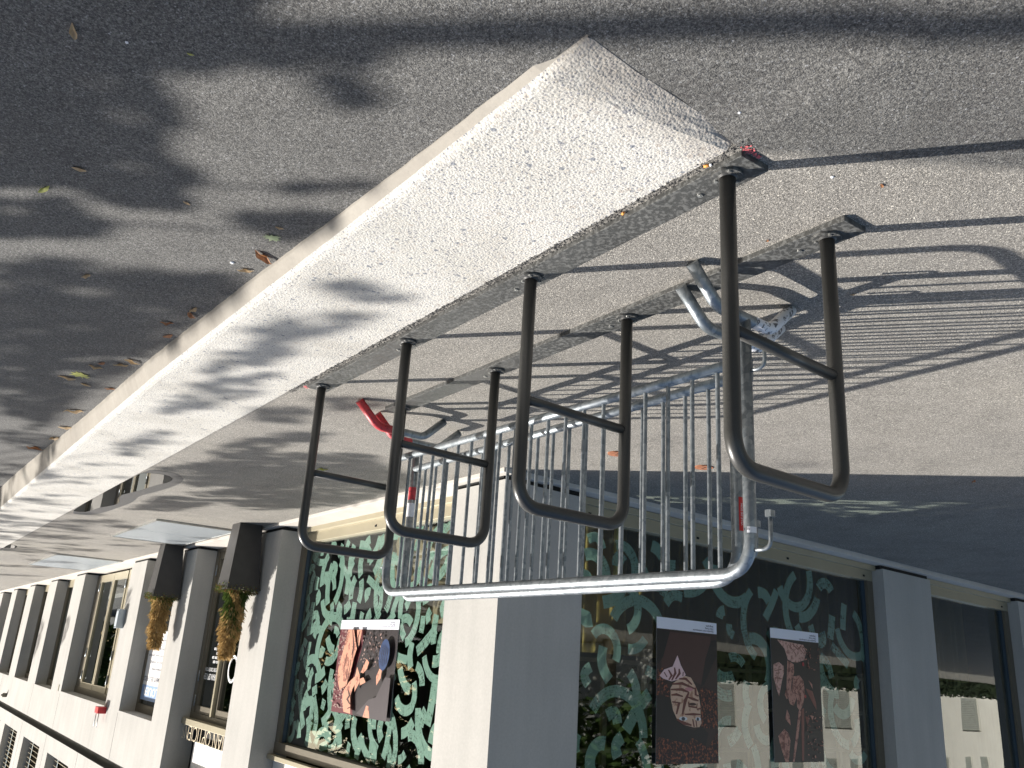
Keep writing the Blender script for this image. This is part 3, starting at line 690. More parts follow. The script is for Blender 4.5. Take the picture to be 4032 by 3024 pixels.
def flat(name, rgb, k=1.25, var=.05): c = lin(rgb); return simple(name, (c[0] * k, c[1] * k, c[2] * k, 1), .45, 0, var, 12)
def speck(name, c1, c2, sc, thr):
    t = NT(name); n = t.noise(t.co(), sc, 4, .7); t.l(t.ramp(n, [(thr, lin(c1)), (thr + .07, lin(c2))]), t.b.inputs['Base Color']); t.b.inputs['Roughness'].default_value = .5; return t.m
PW = simple('poster_white', (.82, .83, .90, 1), .5, 0, .02)
def ell(cx, cy, rx, ry, n=18, rot=0.):
    return [(cx + rx * math.cos(t_) * math.cos(rot) - ry * math.sin(t_) * math.sin(rot), cy + rx * math.cos(t_) * math.sin(rot) + ry * math.sin(t_) * math.cos(rot)) for t_ in (2 * math.pi * k / n for k in range(n))]
mA = [PW, flat('print_dark_brown', (54, 34, 31), .75), flat('print_maroon', (82, 50, 45), .75), flat('print_black', (18, 16, 18), .75), speck('print_skin', (168, 122, 98), (212, 178, 152), 16, .38), flat('print_stripe', (96, 48, 40)), flat('print_lip', (176, 122, 122)), flat('print_eye', (196, 198, 202)), flat('print_iris', (52, 60, 70)), speck('print_rust_hair', (38, 20, 18), (150, 82, 52), 42, .52), flat('print_shirt', (206, 176, 176))]
TXT = ("Exposition d'art contemporain", 'Dana Young', 'Sérigraphie')
A = [(1, [(40, 165), (710, 165), (710, 1630), (40, 1630)], None), (2, [(110, 190), (640, 200), (600, 560), (530, 770), (430, 720), (330, 640), (90, 600)], None),
     (3, [(42, 175), (185, 180), (110, 480), (60, 560), (42, 560)], None), (3, [(705, 230), (640, 250), (575, 460), (545, 640), (520, 780), (560, 760), (640, 560), (705, 430)], None),
     (9, [(42, 620), (110, 600), (150, 760), (190, 900), (200, 1060), (42, 1060)], None), (9, [(500, 790), (590, 790), (705, 860), (708, 1250), (520, 1240)], None),
     (3, [(42, 900), (190, 920), (250, 1150), (340, 1230), (440, 1270), (530, 1230), (600, 1300), (560, 1480), (360, 1500), (42, 1380)], None), (9, [(42, 1340), (380, 1420), (420, 1350), (500, 1400), (600, 1460), (708, 1260), (709, 1629), (42, 1629)], None),
     (10, [(262, 450), (300, 560), (352, 660), (330, 700), (200, 745), (110, 720), (72, 690), (120, 620), (210, 580)], None),
     (4, [(350, 675), (410, 690), (455, 770), (492, 860), (512, 1000), (514, 1120), (524, 1190), (500, 1235), (440, 1240), (340, 1215), (260, 1160), (215, 1060), (190, 930), (188, 820), (220, 760), (280, 710)], None)]
for pts, wd in (([(120, 650), (150, 700)], 16), ([(165, 620), (200, 680), (170, 730)], 20), ([(230, 590), (240, 650), (200, 735)], 20), ([(280, 600), (285, 650), (240, 720)], 20), ([(325, 630), (320, 680)], 14),
                ([(280, 712), (350, 706), (420, 768)], 22), ([(205, 775), (310, 760), (450, 812)], 24), ([(190, 835), (310, 828), (385, 855)], 24), ([(195, 895), (250, 885), (320, 905)], 22),
                ([(385, 855), (345, 950), (315, 1100)], 26), ([(360, 905), (440, 930), (492, 945)], 22), ([(205, 968), (280, 975), (250, 1100)], 24), ([(455, 800), (460, 880), (492, 890)], 20), ([(380, 960), (385, 1010), (470, 1020), (475, 975)], 16), ([(470, 1040), (512, 1030)], 22), ([(340, 1100), (430, 1095), (510, 1095)], 20), ([(425, 1150), (440, 1235)], 20), ([(460, 1160), (470, 1235)], 16), ([(255, 1155), (330, 1195), (410, 1215)], 26)):
    A.append((5, pts, wd * 1.35))
A += [(6, ell(385, 820, 44, 20), None), (7, ell(322, 1146, 44, 22), None), (7, ell(484, 1146, 30, 20), None), (8, ell(322, 1148, 20, 20), None), (8, ell(480, 1148, 14, 19), None), (2, ell(424, 985, 40, 16), None)]
poster('poster', WR, .168, (4.30, 3.565, .905, 2.03), 40, 670, 35, 1595, A, 'poster of a face crossed by stripes of light, middle poster of the three', TXT, mA)
mB = [PW, flat('print_ink', (24, 20, 22), .75), speck('print_petal', (120, 74, 62), (186, 134, 116), 22, .44), flat('print_petal_dark', (110, 60, 50)), speck('print_petal_pale', (156, 110, 98), (208, 164, 148), 26, .42), flat('print_red', (150, 40, 44))]
Bs = [(1, [(26, 185), (655, 185), (655, 1575), (26, 1575)], None), (4, [(110, 200), (450, 230), (480, 320), (450, 410), (360, 445), (290, 445), (235, 420), (200, 300)], None), (2, [(230, 430), (310, 470), (312, 560), (270, 700), (250, 830), (205, 880), (180, 830), (205, 760), (215, 620)], None),
      (2, [(300, 610), (380, 595), (430, 660), (440, 800), (410, 930), (365, 1010), (330, 960), (330, 850), (290, 950), (240, 930), (225, 870), (270, 760)], None), (4, [(50, 490), (120, 458), (180, 500), (180, 580), (150, 680), (110, 850), (85, 780), (50, 640)], None),
      (2, [(80, 1290), (160, 1210), (210, 1260), (230, 1340), (215, 1440), (200, 1570), (160, 1570), (110, 1420)], None), (2, [(350, 1000), (380, 1010), (330, 1300), (270, 1570), (245, 1570), (300, 1280)], None), (3, [(385, 980), (420, 970), (410, 1200), (390, 1560), (365, 1560), (375, 1200)], None),
      (3, [(450, 740), (540, 770), (580, 900), (583, 990), (530, 900)], None), (2, [(200, 990), (230, 1060), (240, 1170), (175, 1100)], None), (2, [(490, 640), (540, 690), (545, 750)], None), (2, [(500, 1050), (545, 1060), (520, 1110)], None), (3, [(430, 1060), (490, 1080), (450, 1170)], None)]
for pts, wd in (([(270, 260), (340, 350)], 16), ([(300, 230), (370, 290), (420, 240)], 16), ([(350, 240), (440, 330)], 14), ([(420, 260), (470, 330)], 12), ([(240, 540), (290, 500)], 14), ([(300, 700), (370, 620)], 16), ([(300, 780), (400, 660)], 16), ([(350, 780), (430, 700)], 14), ([(70, 560), (150, 540)], 16), ([(60, 640), (150, 650)], 16), ([(130, 1420), (170, 1240)], 12), ([(120, 500), (90, 700)], 10), ([(370, 830), (380, 900)], 26), ([(190, 780), (210, 850)], 18)):
    Bs.append((3, pts, wd))
Bs += [(5, ell(430, 460, 14, 24), None), (5, ell(440, 835, 12, 20), None)]
for k in range(70): x, y = rnd.uniform(430, 640), rnd.choice([rnd.uniform(240, 520), rnd.uniform(1000, 1560)]); Bs.append((rnd.choice([2, 3, 3]), ell(x, y, rnd.uniform(3, 9), rnd.uniform(6, 22), 6, rnd.uniform(0, 3)), None))
poster('poster', WR, .168, (5.765, 5.035, .885, 2.03), 26, 629, 68, 1507, Bs, 'poster of pale striped petals on black, beside the concrete pier', TXT, mB)
mC = [PW, flat('print_claret', (104, 38, 48), .8), flat('print_cream', (176, 146, 138), .7), speck('print_thigh', (140, 88, 72), (200, 142, 116), 14, .40), flat('print_brown', (72, 46, 44), .7), flat('print_night', (44, 36, 40), .7), flat('print_blue', (40, 70, 118), .7), flat('print_navy', (28, 34, 60), .7), flat('print_smoke', (84, 76, 80), .7)]
Cs = [(1, [(150, 190), (1040, 190), (1040, 1520), (150, 1520)], None), (5, [(560, 190), (1040, 190), (1040, 1520), (500, 1520), (440, 1160), (480, 760), (520, 560)], None)]
for k in range(150):
    x, y = rnd.uniform(130, 330), rnd.uniform(220, 1440)
    x += 25; Cs.append((2, ell(x, y, rnd.uniform(5, 17), rnd.uniform(5, 22), 7, rnd.uniform(0, 3)), None))
for k in range(110): Cs.append((rnd.choice([2, 8, 4]), ell(rnd.uniform(560, 860), rnd.uniform(220, 760), rnd.uniform(4, 12), rnd.uniform(8, 30), 6, rnd.uniform(-.5, .5)), None))
Cs += [(8, [(600, 1480), (760, 1250), (860, 1200), (960, 900), (1035, 900), (1035, 1518), (760, 1518)], None), (3, [(330, 200), (420, 200), (500, 500), (470, 640), (440, 900), (400, 1080), (300, 1170), (240, 980), (235, 840), (280, 560)], None), (3, [(355, 1180), (440, 1020), (520, 930), (560, 980), (500, 1130), (480, 1250), (500, 1400), (510, 1500), (400, 1485), (360, 1300)], None),
       (3, [(470, 200), (550, 200), (530, 460), (500, 400)], None), (3, [(735, 1340), (770, 1345), (800, 1515), (700, 1515)], None), (3, [(870, 780), (905, 800), (900, 920), (850, 1030), (835, 900)], None), (3, [(600, 860), (670, 650), (710, 700), (690, 800), (640, 870)], None), (3, [(520, 940), (540, 780), (590, 900), (600, 1010), (540, 1170)], None), (3, [(610, 1060), (600, 960), (650, 930), (690, 1000)], None)]
for pts, wd in (([(400, 200), (440, 420), (450, 640)], 18), ([(440, 280), (470, 360)], 16), ([(520, 220), (500, 330), (520, 480)], 14), ([(350, 600), (330, 900)], 10), ([(400, 700), (380, 1020)], 10), ([(430, 680), (410, 1060)], 12), ([(450, 440), (430, 600)], 16), ([(440, 1150), (470, 1230), (440, 1290), (490, 1360)], 26), ([(500, 1400), (460, 1430)], 26)):
    Cs.append((4, pts, wd))
Cs.append((6, ell(918, 570, 72, 235, 26, .03), None))
for k in range(9): x = 860 + k * 13; Cs.append((7, [(x, 400 + abs(k - 4) * 16), (x + 8, 500), (x - 6 + (k % 2) * 12, 600), (x + 4, 740 - abs(k - 4) * 12)], 5))
for k in range(8): y = 420 + k * 42; Cs.append((7, [(868 + (k % 3) * 10, y), (905 + (k % 2) * 18, y + 22)], 5))
# the sheet hangs slightly askew
poster('poster', WL, .312, (5.53, 6.71, 1.035, 1.885), 150, 890, 40, 1480, Cs, 'poster with a red carpet, bare legs and a blue patch, in the sunlit window', TXT, mC)

# to-let poster
r0 = (12.9, 2.10, 1.2); tl_ = empty('poster', 'blue headed white to let notice behind the second potted conifer', 'poster', r0)
inv = Matrix.Translation(-Vector(r0))
def pp(m, nm, mt):
    o = m.build(nm, mt, tl_); o.matrix_parent_inverse = inv
m = MB(); m.box(12.27, 13.55, 2.092, 2.095, 1.18, 1.985); pp(m, 'sheet', M_WHITE)
m = MB(); m.box(12.27, 13.55, 2.091, 2.095, 1.987, 2.205); pp(m, 'header', M_BLUE)
m = MB(); put_text(m, 'À LOUER', .17, (12.34, 2.0895, 2.02), (1, 0, 0), (0, 0, 1), 1, .001, 1.08); pp(m, 'title', M_WPRINT)
m = MB(); put_text(m, 'APPARTEMENTS DÈS 2.5 PIÈCES', .095, (12.31, 2.0905, 1.86), (1, 0, 0), (0, 0, 1), 1, .001, 1.22)
for z, tx, wd in ((1.73, 'basse consommation énergie', .86), (1.63, 'construction de standing', 1.0), (1.53, 'balcon terrasse agence', 1.16), (1.43, 'appartements disponibles en ville', 1.18), (1.30, 'renseignements', .7)):
    put_text(m, tx, .06, (12.31, 2.0905, z), (1, 0, 0), (0, 0, 1), 1, 0, wd)
pp(m, 'text_lines', M_BLACKT)

# ------------------------------------------------------------------ things on the wall
t = empty('wall_light', 'grey box light fixed to the pier right of the double door', 'wall light', (14.5, 1.83, .99)); m = MB(); m.box(-.09, .09, -.11, 0, -.14, .17); m.build('housing', simple('grey_blue_metal', (.35, .40, .45, 1), .35, .5), t, .006)
m = MB(); m.box(-.07, .07, -.115, -.1105, -.11, .14); m.build('lens', simple('frosted_lens', (.6, .66, .7, 1), .3), t)
t = empty('alarm_box', 'small red box with two aerial rods above the double door', 'alarm', (14.55, 1.83, 2.44)); m = MB(); m.box(-.11, .11, -.13, 0, -.04, .06); m.build('housing', simple('red_plastic', (.55, .02, .03, 1), .4), t, .005)
for x in (-.09, .10):
    m = MB(); m.tube([(x, -.1, .06), (x, -.1, .27)], .006, 8); m.build('aerial', M_GALV, t)
t = empty('camera', 'small dark security camera high on the sunlit wall', 'camera', (25.9, 1.83, 2.9)); m = MB(); m.box(-.05, .05, -.1, 0, -.05, .05); m.build('housing', M_FRAMED, t, .004)
m = MB(); m.disc((0, 0), .02, 0, .03); o = m.build('lens', M_DARK, t); o.rotation_euler.x = R(90); o.location = (0, -.1, 0)
o = tag(MB().box(18.86, 18.93, 1.822, 1.829, 2.28, 2.40).build('wall_plate', M_FRAME, None, .002), 'narrow beige plate on the wall above the double door corner', 'plate')

# ------------------------------------------------------------------ potted conifers
M_POT = simple('anthracite_pot', (.035, .033, .032, 1), .55, 0, .15, 8, .1)
def mk_leaf(name, c1, c2, sc=9):
    t = NT(name); n = t.noise(t.co(), sc, 3); t.l(t.ramp(n, [(.3, c1), (.7, c2)]), t.b.inputs['Base Color']); t.b.inputs['Roughness'].default_value = .7
    tl = t.n('ShaderNodeBsdfTranslucent'); t.l(t.ramp(n, [(.3, c1), (.7, c2)]), tl.inputs[0]); mx = t.n('ShaderNodeMixShader'); mx.inputs[0].default_value = .3
    t.l(t.b.outputs[0], mx.inputs[1]); t.l(tl.outputs[0], mx.inputs[2]); t.l(mx.outputs[0], t.out.inputs[0]); return t.m
M_GOLD = mk_leaf('dry_gold_foliage', (.34, .22, .08, 1), (.62, .44, .20, 1)); M_GRN = mk_leaf('green_foliage', (.05, .09, .02, 1), (.12, .17, .035, 1)); M_MOSS = mk_leaf('rusty_moss', (.12, .05, .03, 1), (.16, .16, .04, 1), 20)
def conifer(label, x, y, seed, h, green):
    root = empty('potted_conifer', label, 'potted plant', (x, y, 0), 0, 'square pots with dry conifers before the shop')
    m = MB(); a, b, H = .13, .18, .745
    o4 = lambda q, z, dy=0: [(-q, -q, z), (q, -q, z), (q, q, z), (-q, q, z)]
    m.add(o4(a, 0) + o4(b, H), [(0, 1, 5, 4), (1, 2, 6, 5), (2, 3, 7, 6), (3, 0, 4, 7), (3, 2, 1, 0)])
    m.add(o4(b, H) + o4(b - .018, H) + o4(b - .03, H - .12), [(0, 1, 5, 4), (1, 2, 6, 5), (2, 3, 7, 6), (3, 0, 4, 7), (4, 5, 9, 8), (5, 6, 10, 9), (6, 7, 11, 10), (7, 4, 8, 11)])
    m.build('pot', M_POT, root)
    m = MB(); m.add(o4(b - .02, H - .03), [(0, 1, 2, 3)]); m.build('soil', simple('soil', (.06, .04, .025, 1), .95), root)
    rr = random.Random(seed)
    def blades(m, n, fn):
        for _ in range(n):
            c, dr_, L, w_, k = fn(); side = dr_.cross(Vector((rr.uniform(-1, 1), rr.uniform(-1, 1), rr.uniform(-1, 1)))).normalized() * w_
            m.k = k; m.add([c - side * .6, c + dr_ * L * .55 + side, c + dr_ * L, c + dr_ * L * .5 - side], [(0, 1, 2, 3)])
    def col():
        u = rr.random(); z = .72 + u * h; w_ = (.108 + .012 * math.sin(u * 9 + seed) + .014 * math.sin(u * 23)) * (1 - .5 * u ** 1.6) * (1 + .25 * math.sin(rr.choice([0, 2.1, 4.2]) + u * 5))
        an = rr.uniform(0, 6.28); rad = w_ * math.sqrt(rr.uniform(.25, 1)); lean = .03 * math.sin(u * 3) + (.05 * u if seed % 2 else -.03 * u)
        c = Vector((rad * math.cos(an) + lean, rad * math.sin(an), z)); d_ = Vector((math.cos(an) * .7, math.sin(an) * .7, rr.uniform(.5, 1.4))).normalized()
        k = 1 if (green > rr.uniform(u - .25, u + .25) and math.sin(an * 2 + seed + u * 9) > -.6) else 0
        return c, d_, rr.uniform(.03, .075), rr.uniform(.004, .008), k
    m = MB(); blades(m, 5200, col); m.build('foliage', [M_GOLD, M_GRN], root)
    def mat_():
        an = rr.uniform(0, 6.28); rad = rr.uniform(.03, .215); c = Vector((max(-.21, min(.21, rad * math.cos(an) * 1.2)), max(-.21, min(.2, rad * math.sin(an) * 1.2)), .735 + rr.uniform(-.03, .04) - max(0, rad - .17) * .5))
        d_ = Vector((math.cos(an), math.sin(an), rr.uniform(-.6, 1.2))).normalized(); return c, d_, rr.uniform(.015, .04), rr.uniform(.004, .009), rr.choice([0, 0, 1])
    m = MB(); blades(m, 1500, mat_); m.build('groundcover', [M_MOSS, M_GRN], root)
    m = MB(); m.tube([(0, 0, .70), (.01, 0, .72 + h * .8)], .012, 8); m.build('trunk', simple('conifer_bark', (.09, .06, .04, 1), .9), root)
conifer('taller conifer, green below and golden above, in a tapered black pot at the optician door', 8.42, 1.625, 3, .74, .45)
conifer('shorter all golden conifer in a tapered black pot before the to let window', 11.50, 1.625, 8, .70, .05)

# ------------------------------------------------------------------ floor gratings
def mk_grate():
    t = NT('pale_ribbed_metal'); wv = t.n('ShaderNodeTexWave'); wv.bands_direction = 'X'; wv.inputs['Scale'].default_value = 14; t.l(t.co(), wv.inputs[0])
    t.l(t.ramp(wv.outputs[1], [(.3, (.26, .29, .31, 1)), (.6, (.52, .56, .58, 1))]), t.b.inputs['Base Color']); t.b.inputs['Metallic'].default_value = .45; t.b.inputs['Roughness'].default_value = .42
    t.l(t.bump(wv.outputs[1], .5, .003), t.b.inputs['Normal']); return t.m
M_GR = mk_grate()
def grate(label, x0, x1, y0, y1):
    root = empty('floor_grating', label, 'grating', ((x0 + x1) / 2, (y0 + y1) / 2, 0), 0, 'pale metal gratings before the doors'); hx, hy = (x1 - x0) / 2, (y1 - y0) / 2
    m = MB(); m.box(-hx, hx, -hy, -hy + .02, -.01, .022); m.box(-hx, hx, hy - .02, hy, -.01, .022); m.box(-hx, -hx + .02, -hy + .02, hy - .02, -.01, .022); m.box(hx - .02, hx, -hy + .02, hy - .02, -.01, .022); m.build('frame', M_EDGE, root)
    for a0, a1 in ((-hx + .021, -.008), (.008, hx - .021)):
        m = MB(); m.box(a0, a1, -hy + .021, hy - .021, -.008, .016); m.build('panel', M_GR, root)
grate('pale ribbed grating before the optician door, nearer the puddle', 9.0, 11.3, .75, 1.72)
grate('dappled pale grating before the double door, farther along the wall', 15.2, 18.4, .70, 1.78)

# ------------------------------------------------------------------ rusty caps, litter, leaves
def cap(label, x, y, rr_):
    o = empty('drain_cap', label, 'drain cap', (x, y, zg(x, y)), .4, 'rusty round caps set in the asphalt')
    t = simple('rusty_iron', (.30, .12, .06, 1), .85, .1, .4, 60, .5); m = MB(); m.disc((0, 0), rr_, -.004, .006, 26); m.build('plate', t, o)
    m = MB(); m.disc((-.018, 0), .009, .0061, .0066, 12); m.disc((.018, 0), .009, .0061, .0066, 12); m.build('hole', M_DARK, o)
cap('rusty round cap nearer the shaded ground', 2.41, 2.62, .062); cap('rusty round cap farther right, nearer the corner pier', 2.62, 2.02, .062)
def paintmark(x, y, pts):
    m = MB()
    for _ in range(60):
        a, b = rnd.choice(pts); c = (x + a + rnd.gauss(0, .007), y + b + rnd.gauss(0, .007)); an = rnd.random() * 6; q = rnd.uniform(.002, .005)
        m.add([(c[0] + q * math.cos(an + k * 1.57), c[1] + q * math.sin(an + k * 1.57) * .7, .0022 + rnd.random() * .0008) for k in range(4)], [(0, 1, 2, 3)])
    return m.build('paint_mark', simple('pink_red_spray', (.75, .16, .17, 1), .8, 0, .3, 50))
tag(paintmark(-.127, -.062, [(0, 0), (.0, .02), (.004, .04), (0, -.012)]), 'pink red spray mark at the near end of the front rail', 'paint mark')
tag(paintmark(2.83, -.068, [(0, 0), (.01, .0), (.02, .012)]), 'faint red spray mark at the far end of the front rail', 'paint mark')
def butt(label, x, y, rz, L=.026, white=True):
    o = empty('cigarette_butt', label, 'cigarette butt', (x, y, .006 if y < -.1 + .02 else .005), rz)
    m = MB(); m.tube([(-L / 2, 0, 0), (L * .15, 0, 0)], .0042, 12); m.build('filter', simple('cork_filter', (.75, .30, .06, 1), .6), o)
    if white:
        m = MB(); m.tube([(L * .151, 0, 0), (L * .42, 0, 0)], .0041, 12); m.build('paper', M_WPRINT, o); m = MB(); m.tube([(L * .421, 0, 0), (L * .5, .001, 0)], .0038, 10); m.build('ash', M_DARK, o)
butt('orange cigarette butt with a white end on the kerb by the rack end', -.01, -.092, R(160))
butt('short flat orange cigarette stub in the gravel seam', .345, -.084, R(20), .018, False)

M_LB = mk_leaf('brown_dry_leaf', (.24, .10, .045, 1), (.42, .20, .09, 1), 40); M_LT = mk_leaf('tan_dry_leaf', (.42, .28, .14, 1), (.60, .44, .26, 1), 40); M_LG = mk_leaf('pale_green_leaf', (.26, .33, .18, 1), (.42, .48, .30, 1), 30); M_LY = mk_leaf('yellow_green_leaf', (.32, .34, .07, 1), (.50, .50, .14, 1), 30)
def leaf_mesh(kind, seed):
    rr = random.Random(seed); m = MB()
    if kind == 'maple': prof = [(0, -1), (.10, -.45), (.62, -.75), (.50, -.30), (1.0, .0), (.62, .15), (.78, .62), (.38, .42), (.18, 1.0), (0, .62), (-.22, .95), (-.38, .38), (-.85, .55), (-.6, .1), (-1.0, -.1), (-.52, -.32), (-.60, -.72), (-.10, -.45)]
    elif kind == 'curl': prof = [(0, -1), (.25, -.6), (.42, -.1), (.30, .5), (.1, .9), (0, 1.1), (-.15, .8), (-.34, .4), (-.40, -.1), (-.2, -.7)]
    else: prof = [(0, -1), (.4, -.5), (.5, .1), (.25, .8), (0, .9), (-.35, .6), (-.5, 0), (-.3, -.7)]
    cv = {'maple': .10, 'curl': .9, 'frag': .45}[kind]
    pts = [(x * rr.uniform(.85, 1.12), y * rr.uniform(.9, 1.1)) for x, y in prof]
    def Z(x, y): return cv * (abs(x) ** 1.4) + .12 * cv * math.sin(y * 5 + seed) + .1 * cv * y * y + .03
    rings = [[(x * k, y * k) for x, y in pts] for k in (1, .6, .25)]; n = len(pts); vs = [(x * (1 - .25 * cv), y, Z(x, y)) for r_ in rings for x, y in r_] + [(0, 0, Z(0, 0))]
    fs = [(q * n + k, q * n + (k + 1) % n, (q + 1) * n + (k + 1) % n, (q + 1) * n + k) for q in (0, 1) for k in range(n)] + [(2 * n + k, 2 * n + (k + 1) % n, 3 * n) for k in range(n)]
    m.add(vs, fs, True); return m
def leaf(x, y, size, kind, mt, label, rz=None, grp='fallen leaves on the asphalt'):
    m = leaf_mesh(kind, rnd.randint(0, 9999)); m.v = [(a * size, b * size, c * size) for a, b, c in m.v]; o = m.build('fallen_leaf', mt); o.location = (x, y, zg(x, y) + .002); o.rotation_euler = (rnd.uniform(-.1, .1), rnd.uniform(-.1, .1), rnd.uniform(0, 6.28) if rz is None else rz)
    return tag(o, label, 'leaf', grp)
for a in [(1.613, -.782, .052, 'curl', M_LB, 'large curled brown leaf touching the kerb face', 2.6), (1.429, -.82, .036, 'maple', M_LG, 'pale green lobed leaf lying flat near the kerb', 1.0), (1.331, -.83, .017, 'frag', M_LT, 'small tan leaf scrap beside the green lobed leaf'),
          (1.80, -.79, .034, 'curl', M_LT, 'crumpled tan leaf just beyond the large brown one', .5), (2.50, -.80, .040, 'curl', M_LB, 'brown leaf in the shaded pair against the kerb'), (2.42, -.815, .036, 'curl', M_LT, 'tan leaf in the shaded pair against the kerb'),
          (2.702, -.859, .034, 'curl', M_LB, 'thin brown leaf in shade past the pair'), (2.903, -.80, .036, 'frag', M_LB, 'rounded brown leaf close to the kerb past the pair'), (1.387, -1.142, .016, 'frag', M_LT, 'tiny orange leaf scrap on the sunny road'),
          (4.165, -1.048, .055, 'frag', M_LT, 'cream leaf beside the yellow green leaf in shade'), (4.042, -.999, .065, 'maple', M_LY, 'yellow green leaf in the shaded road'), (4.241, -.934, .035, 'frag', M_LT, 'small cream leaf left of the kerb shade'),
          (3.782, -.968, .045, 'curl', M_LT, 'folded tan leaf at the top of the far leaf group'), (3.684, -.955, .030, 'frag', M_LB, 'small brown leaf beside the folded tan leaf'), (3.619, -.867, .042, 'curl', M_LT, 'long tan leaf in the far leaf group'), (3.50, -.83, .05, 'curl', M_LT, 'straw coloured leaf nearest the kerb in the far leaf group'),
          (5.04, -.86, .07, 'curl', M_LT, 'curled tan leaf by the far kerb face'), (6.265, -.80, .07, 'curl', M_LT, 'tan leaf at the foot of the far kerb'), (6.923, -.846, .08, 'curl', M_LB, 'brown leaf near the kerb corner'), (5.712, -.81, .06, 'frag', M_LT, 'pale leaf resting against the far kerb'), (4.207, -.80, .035, 'frag', M_LB, 'reddish leaf scrap against the kerb'),
          (.668, -1.622, .030, 'curl', M_LT, 'beige twisted leaf alone on the shaded near road', 1.9), (1.408, -1.479, .026, 'frag', M_LT, 'square folded cream leaf in deep shade', .4), (1.649, -1.548, .032, 'curl', M_LY, 'slender yellow green leaf on the road edge of the frame', 1.2), (2.374, -1.281, .032, 'curl', M_LT, 'slim tan leaf on the far left road'), (.557, -1.371, .010, 'frag', M_LY, 'tiny olive leaf speck in the trunk shadow'),
          (3.248, .639, .04, 'curl', M_LY, 'olive leaf behind the red barrier foot', None, 'leaves on the plaza'), (4.741, .893, .05, 'curl', M_LY, 'yellow leaf seen inside the farthest hoop', None, 'leaves on the plaza'), (4.967, 1.497, .05, 'curl', M_LB, 'brown leaf below the shop sill', None, 'leaves on the plaza'),
          (1.253, 3.895, .03, 'curl', M_LB, 'dark leaf alone near the building shadow', None, 'leaves on the plaza'), (.159, .385, .010, 'frag', M_LB, 'tiny dark leaf scrap between the rails', None, 'leaves on the plaza'), (.207, .938, .012, 'frag', M_LT, 'tiny orange leaf among the barrier shadows', None, 'leaves on the plaza'), (-.263, .354, .011, 'frag', M_LB, 'tiny red brown leaf off the rack end', None, 'leaves on the plaza')]:
    leaf(*a[:6], rz=a[6] if len(a) > 6 else None, grp=a[7] if len(a) > 7 else 'fallen leaves on the asphalt')
def pebble(x, y, q, label, z=None):
    bm = bmesh.new(); bmesh.ops.create_icosphere(bm, subdivisions=2, radius=q); me = bpy.data.meshes.new('pebble'); bm.to_mesh(me); bm.free(); me.materials.append(M_STWH)
    for v in me.vertices: v.co *= rnd.uniform(.85, 1.1); v.co.z *= .5
    o = bpy.data.objects.new('pebble', me); C.objects.link(o); o.location = (x, y, zg(x, y) + q * .3); tag(o, label, 'pebble', 'white pebbles on the asphalt')
pebble(-.196, .215, .0055, 'white pebble off the near end of the rails'); pebble(-.20, -.19, .0045, 'white pebble beside the near end of the kerb'); pebble(1.772, -.853, .009, 'white pebble near the crumpled tan leaf'); pebble(.624, -1.508, .0045, 'white pebble on the shaded road')

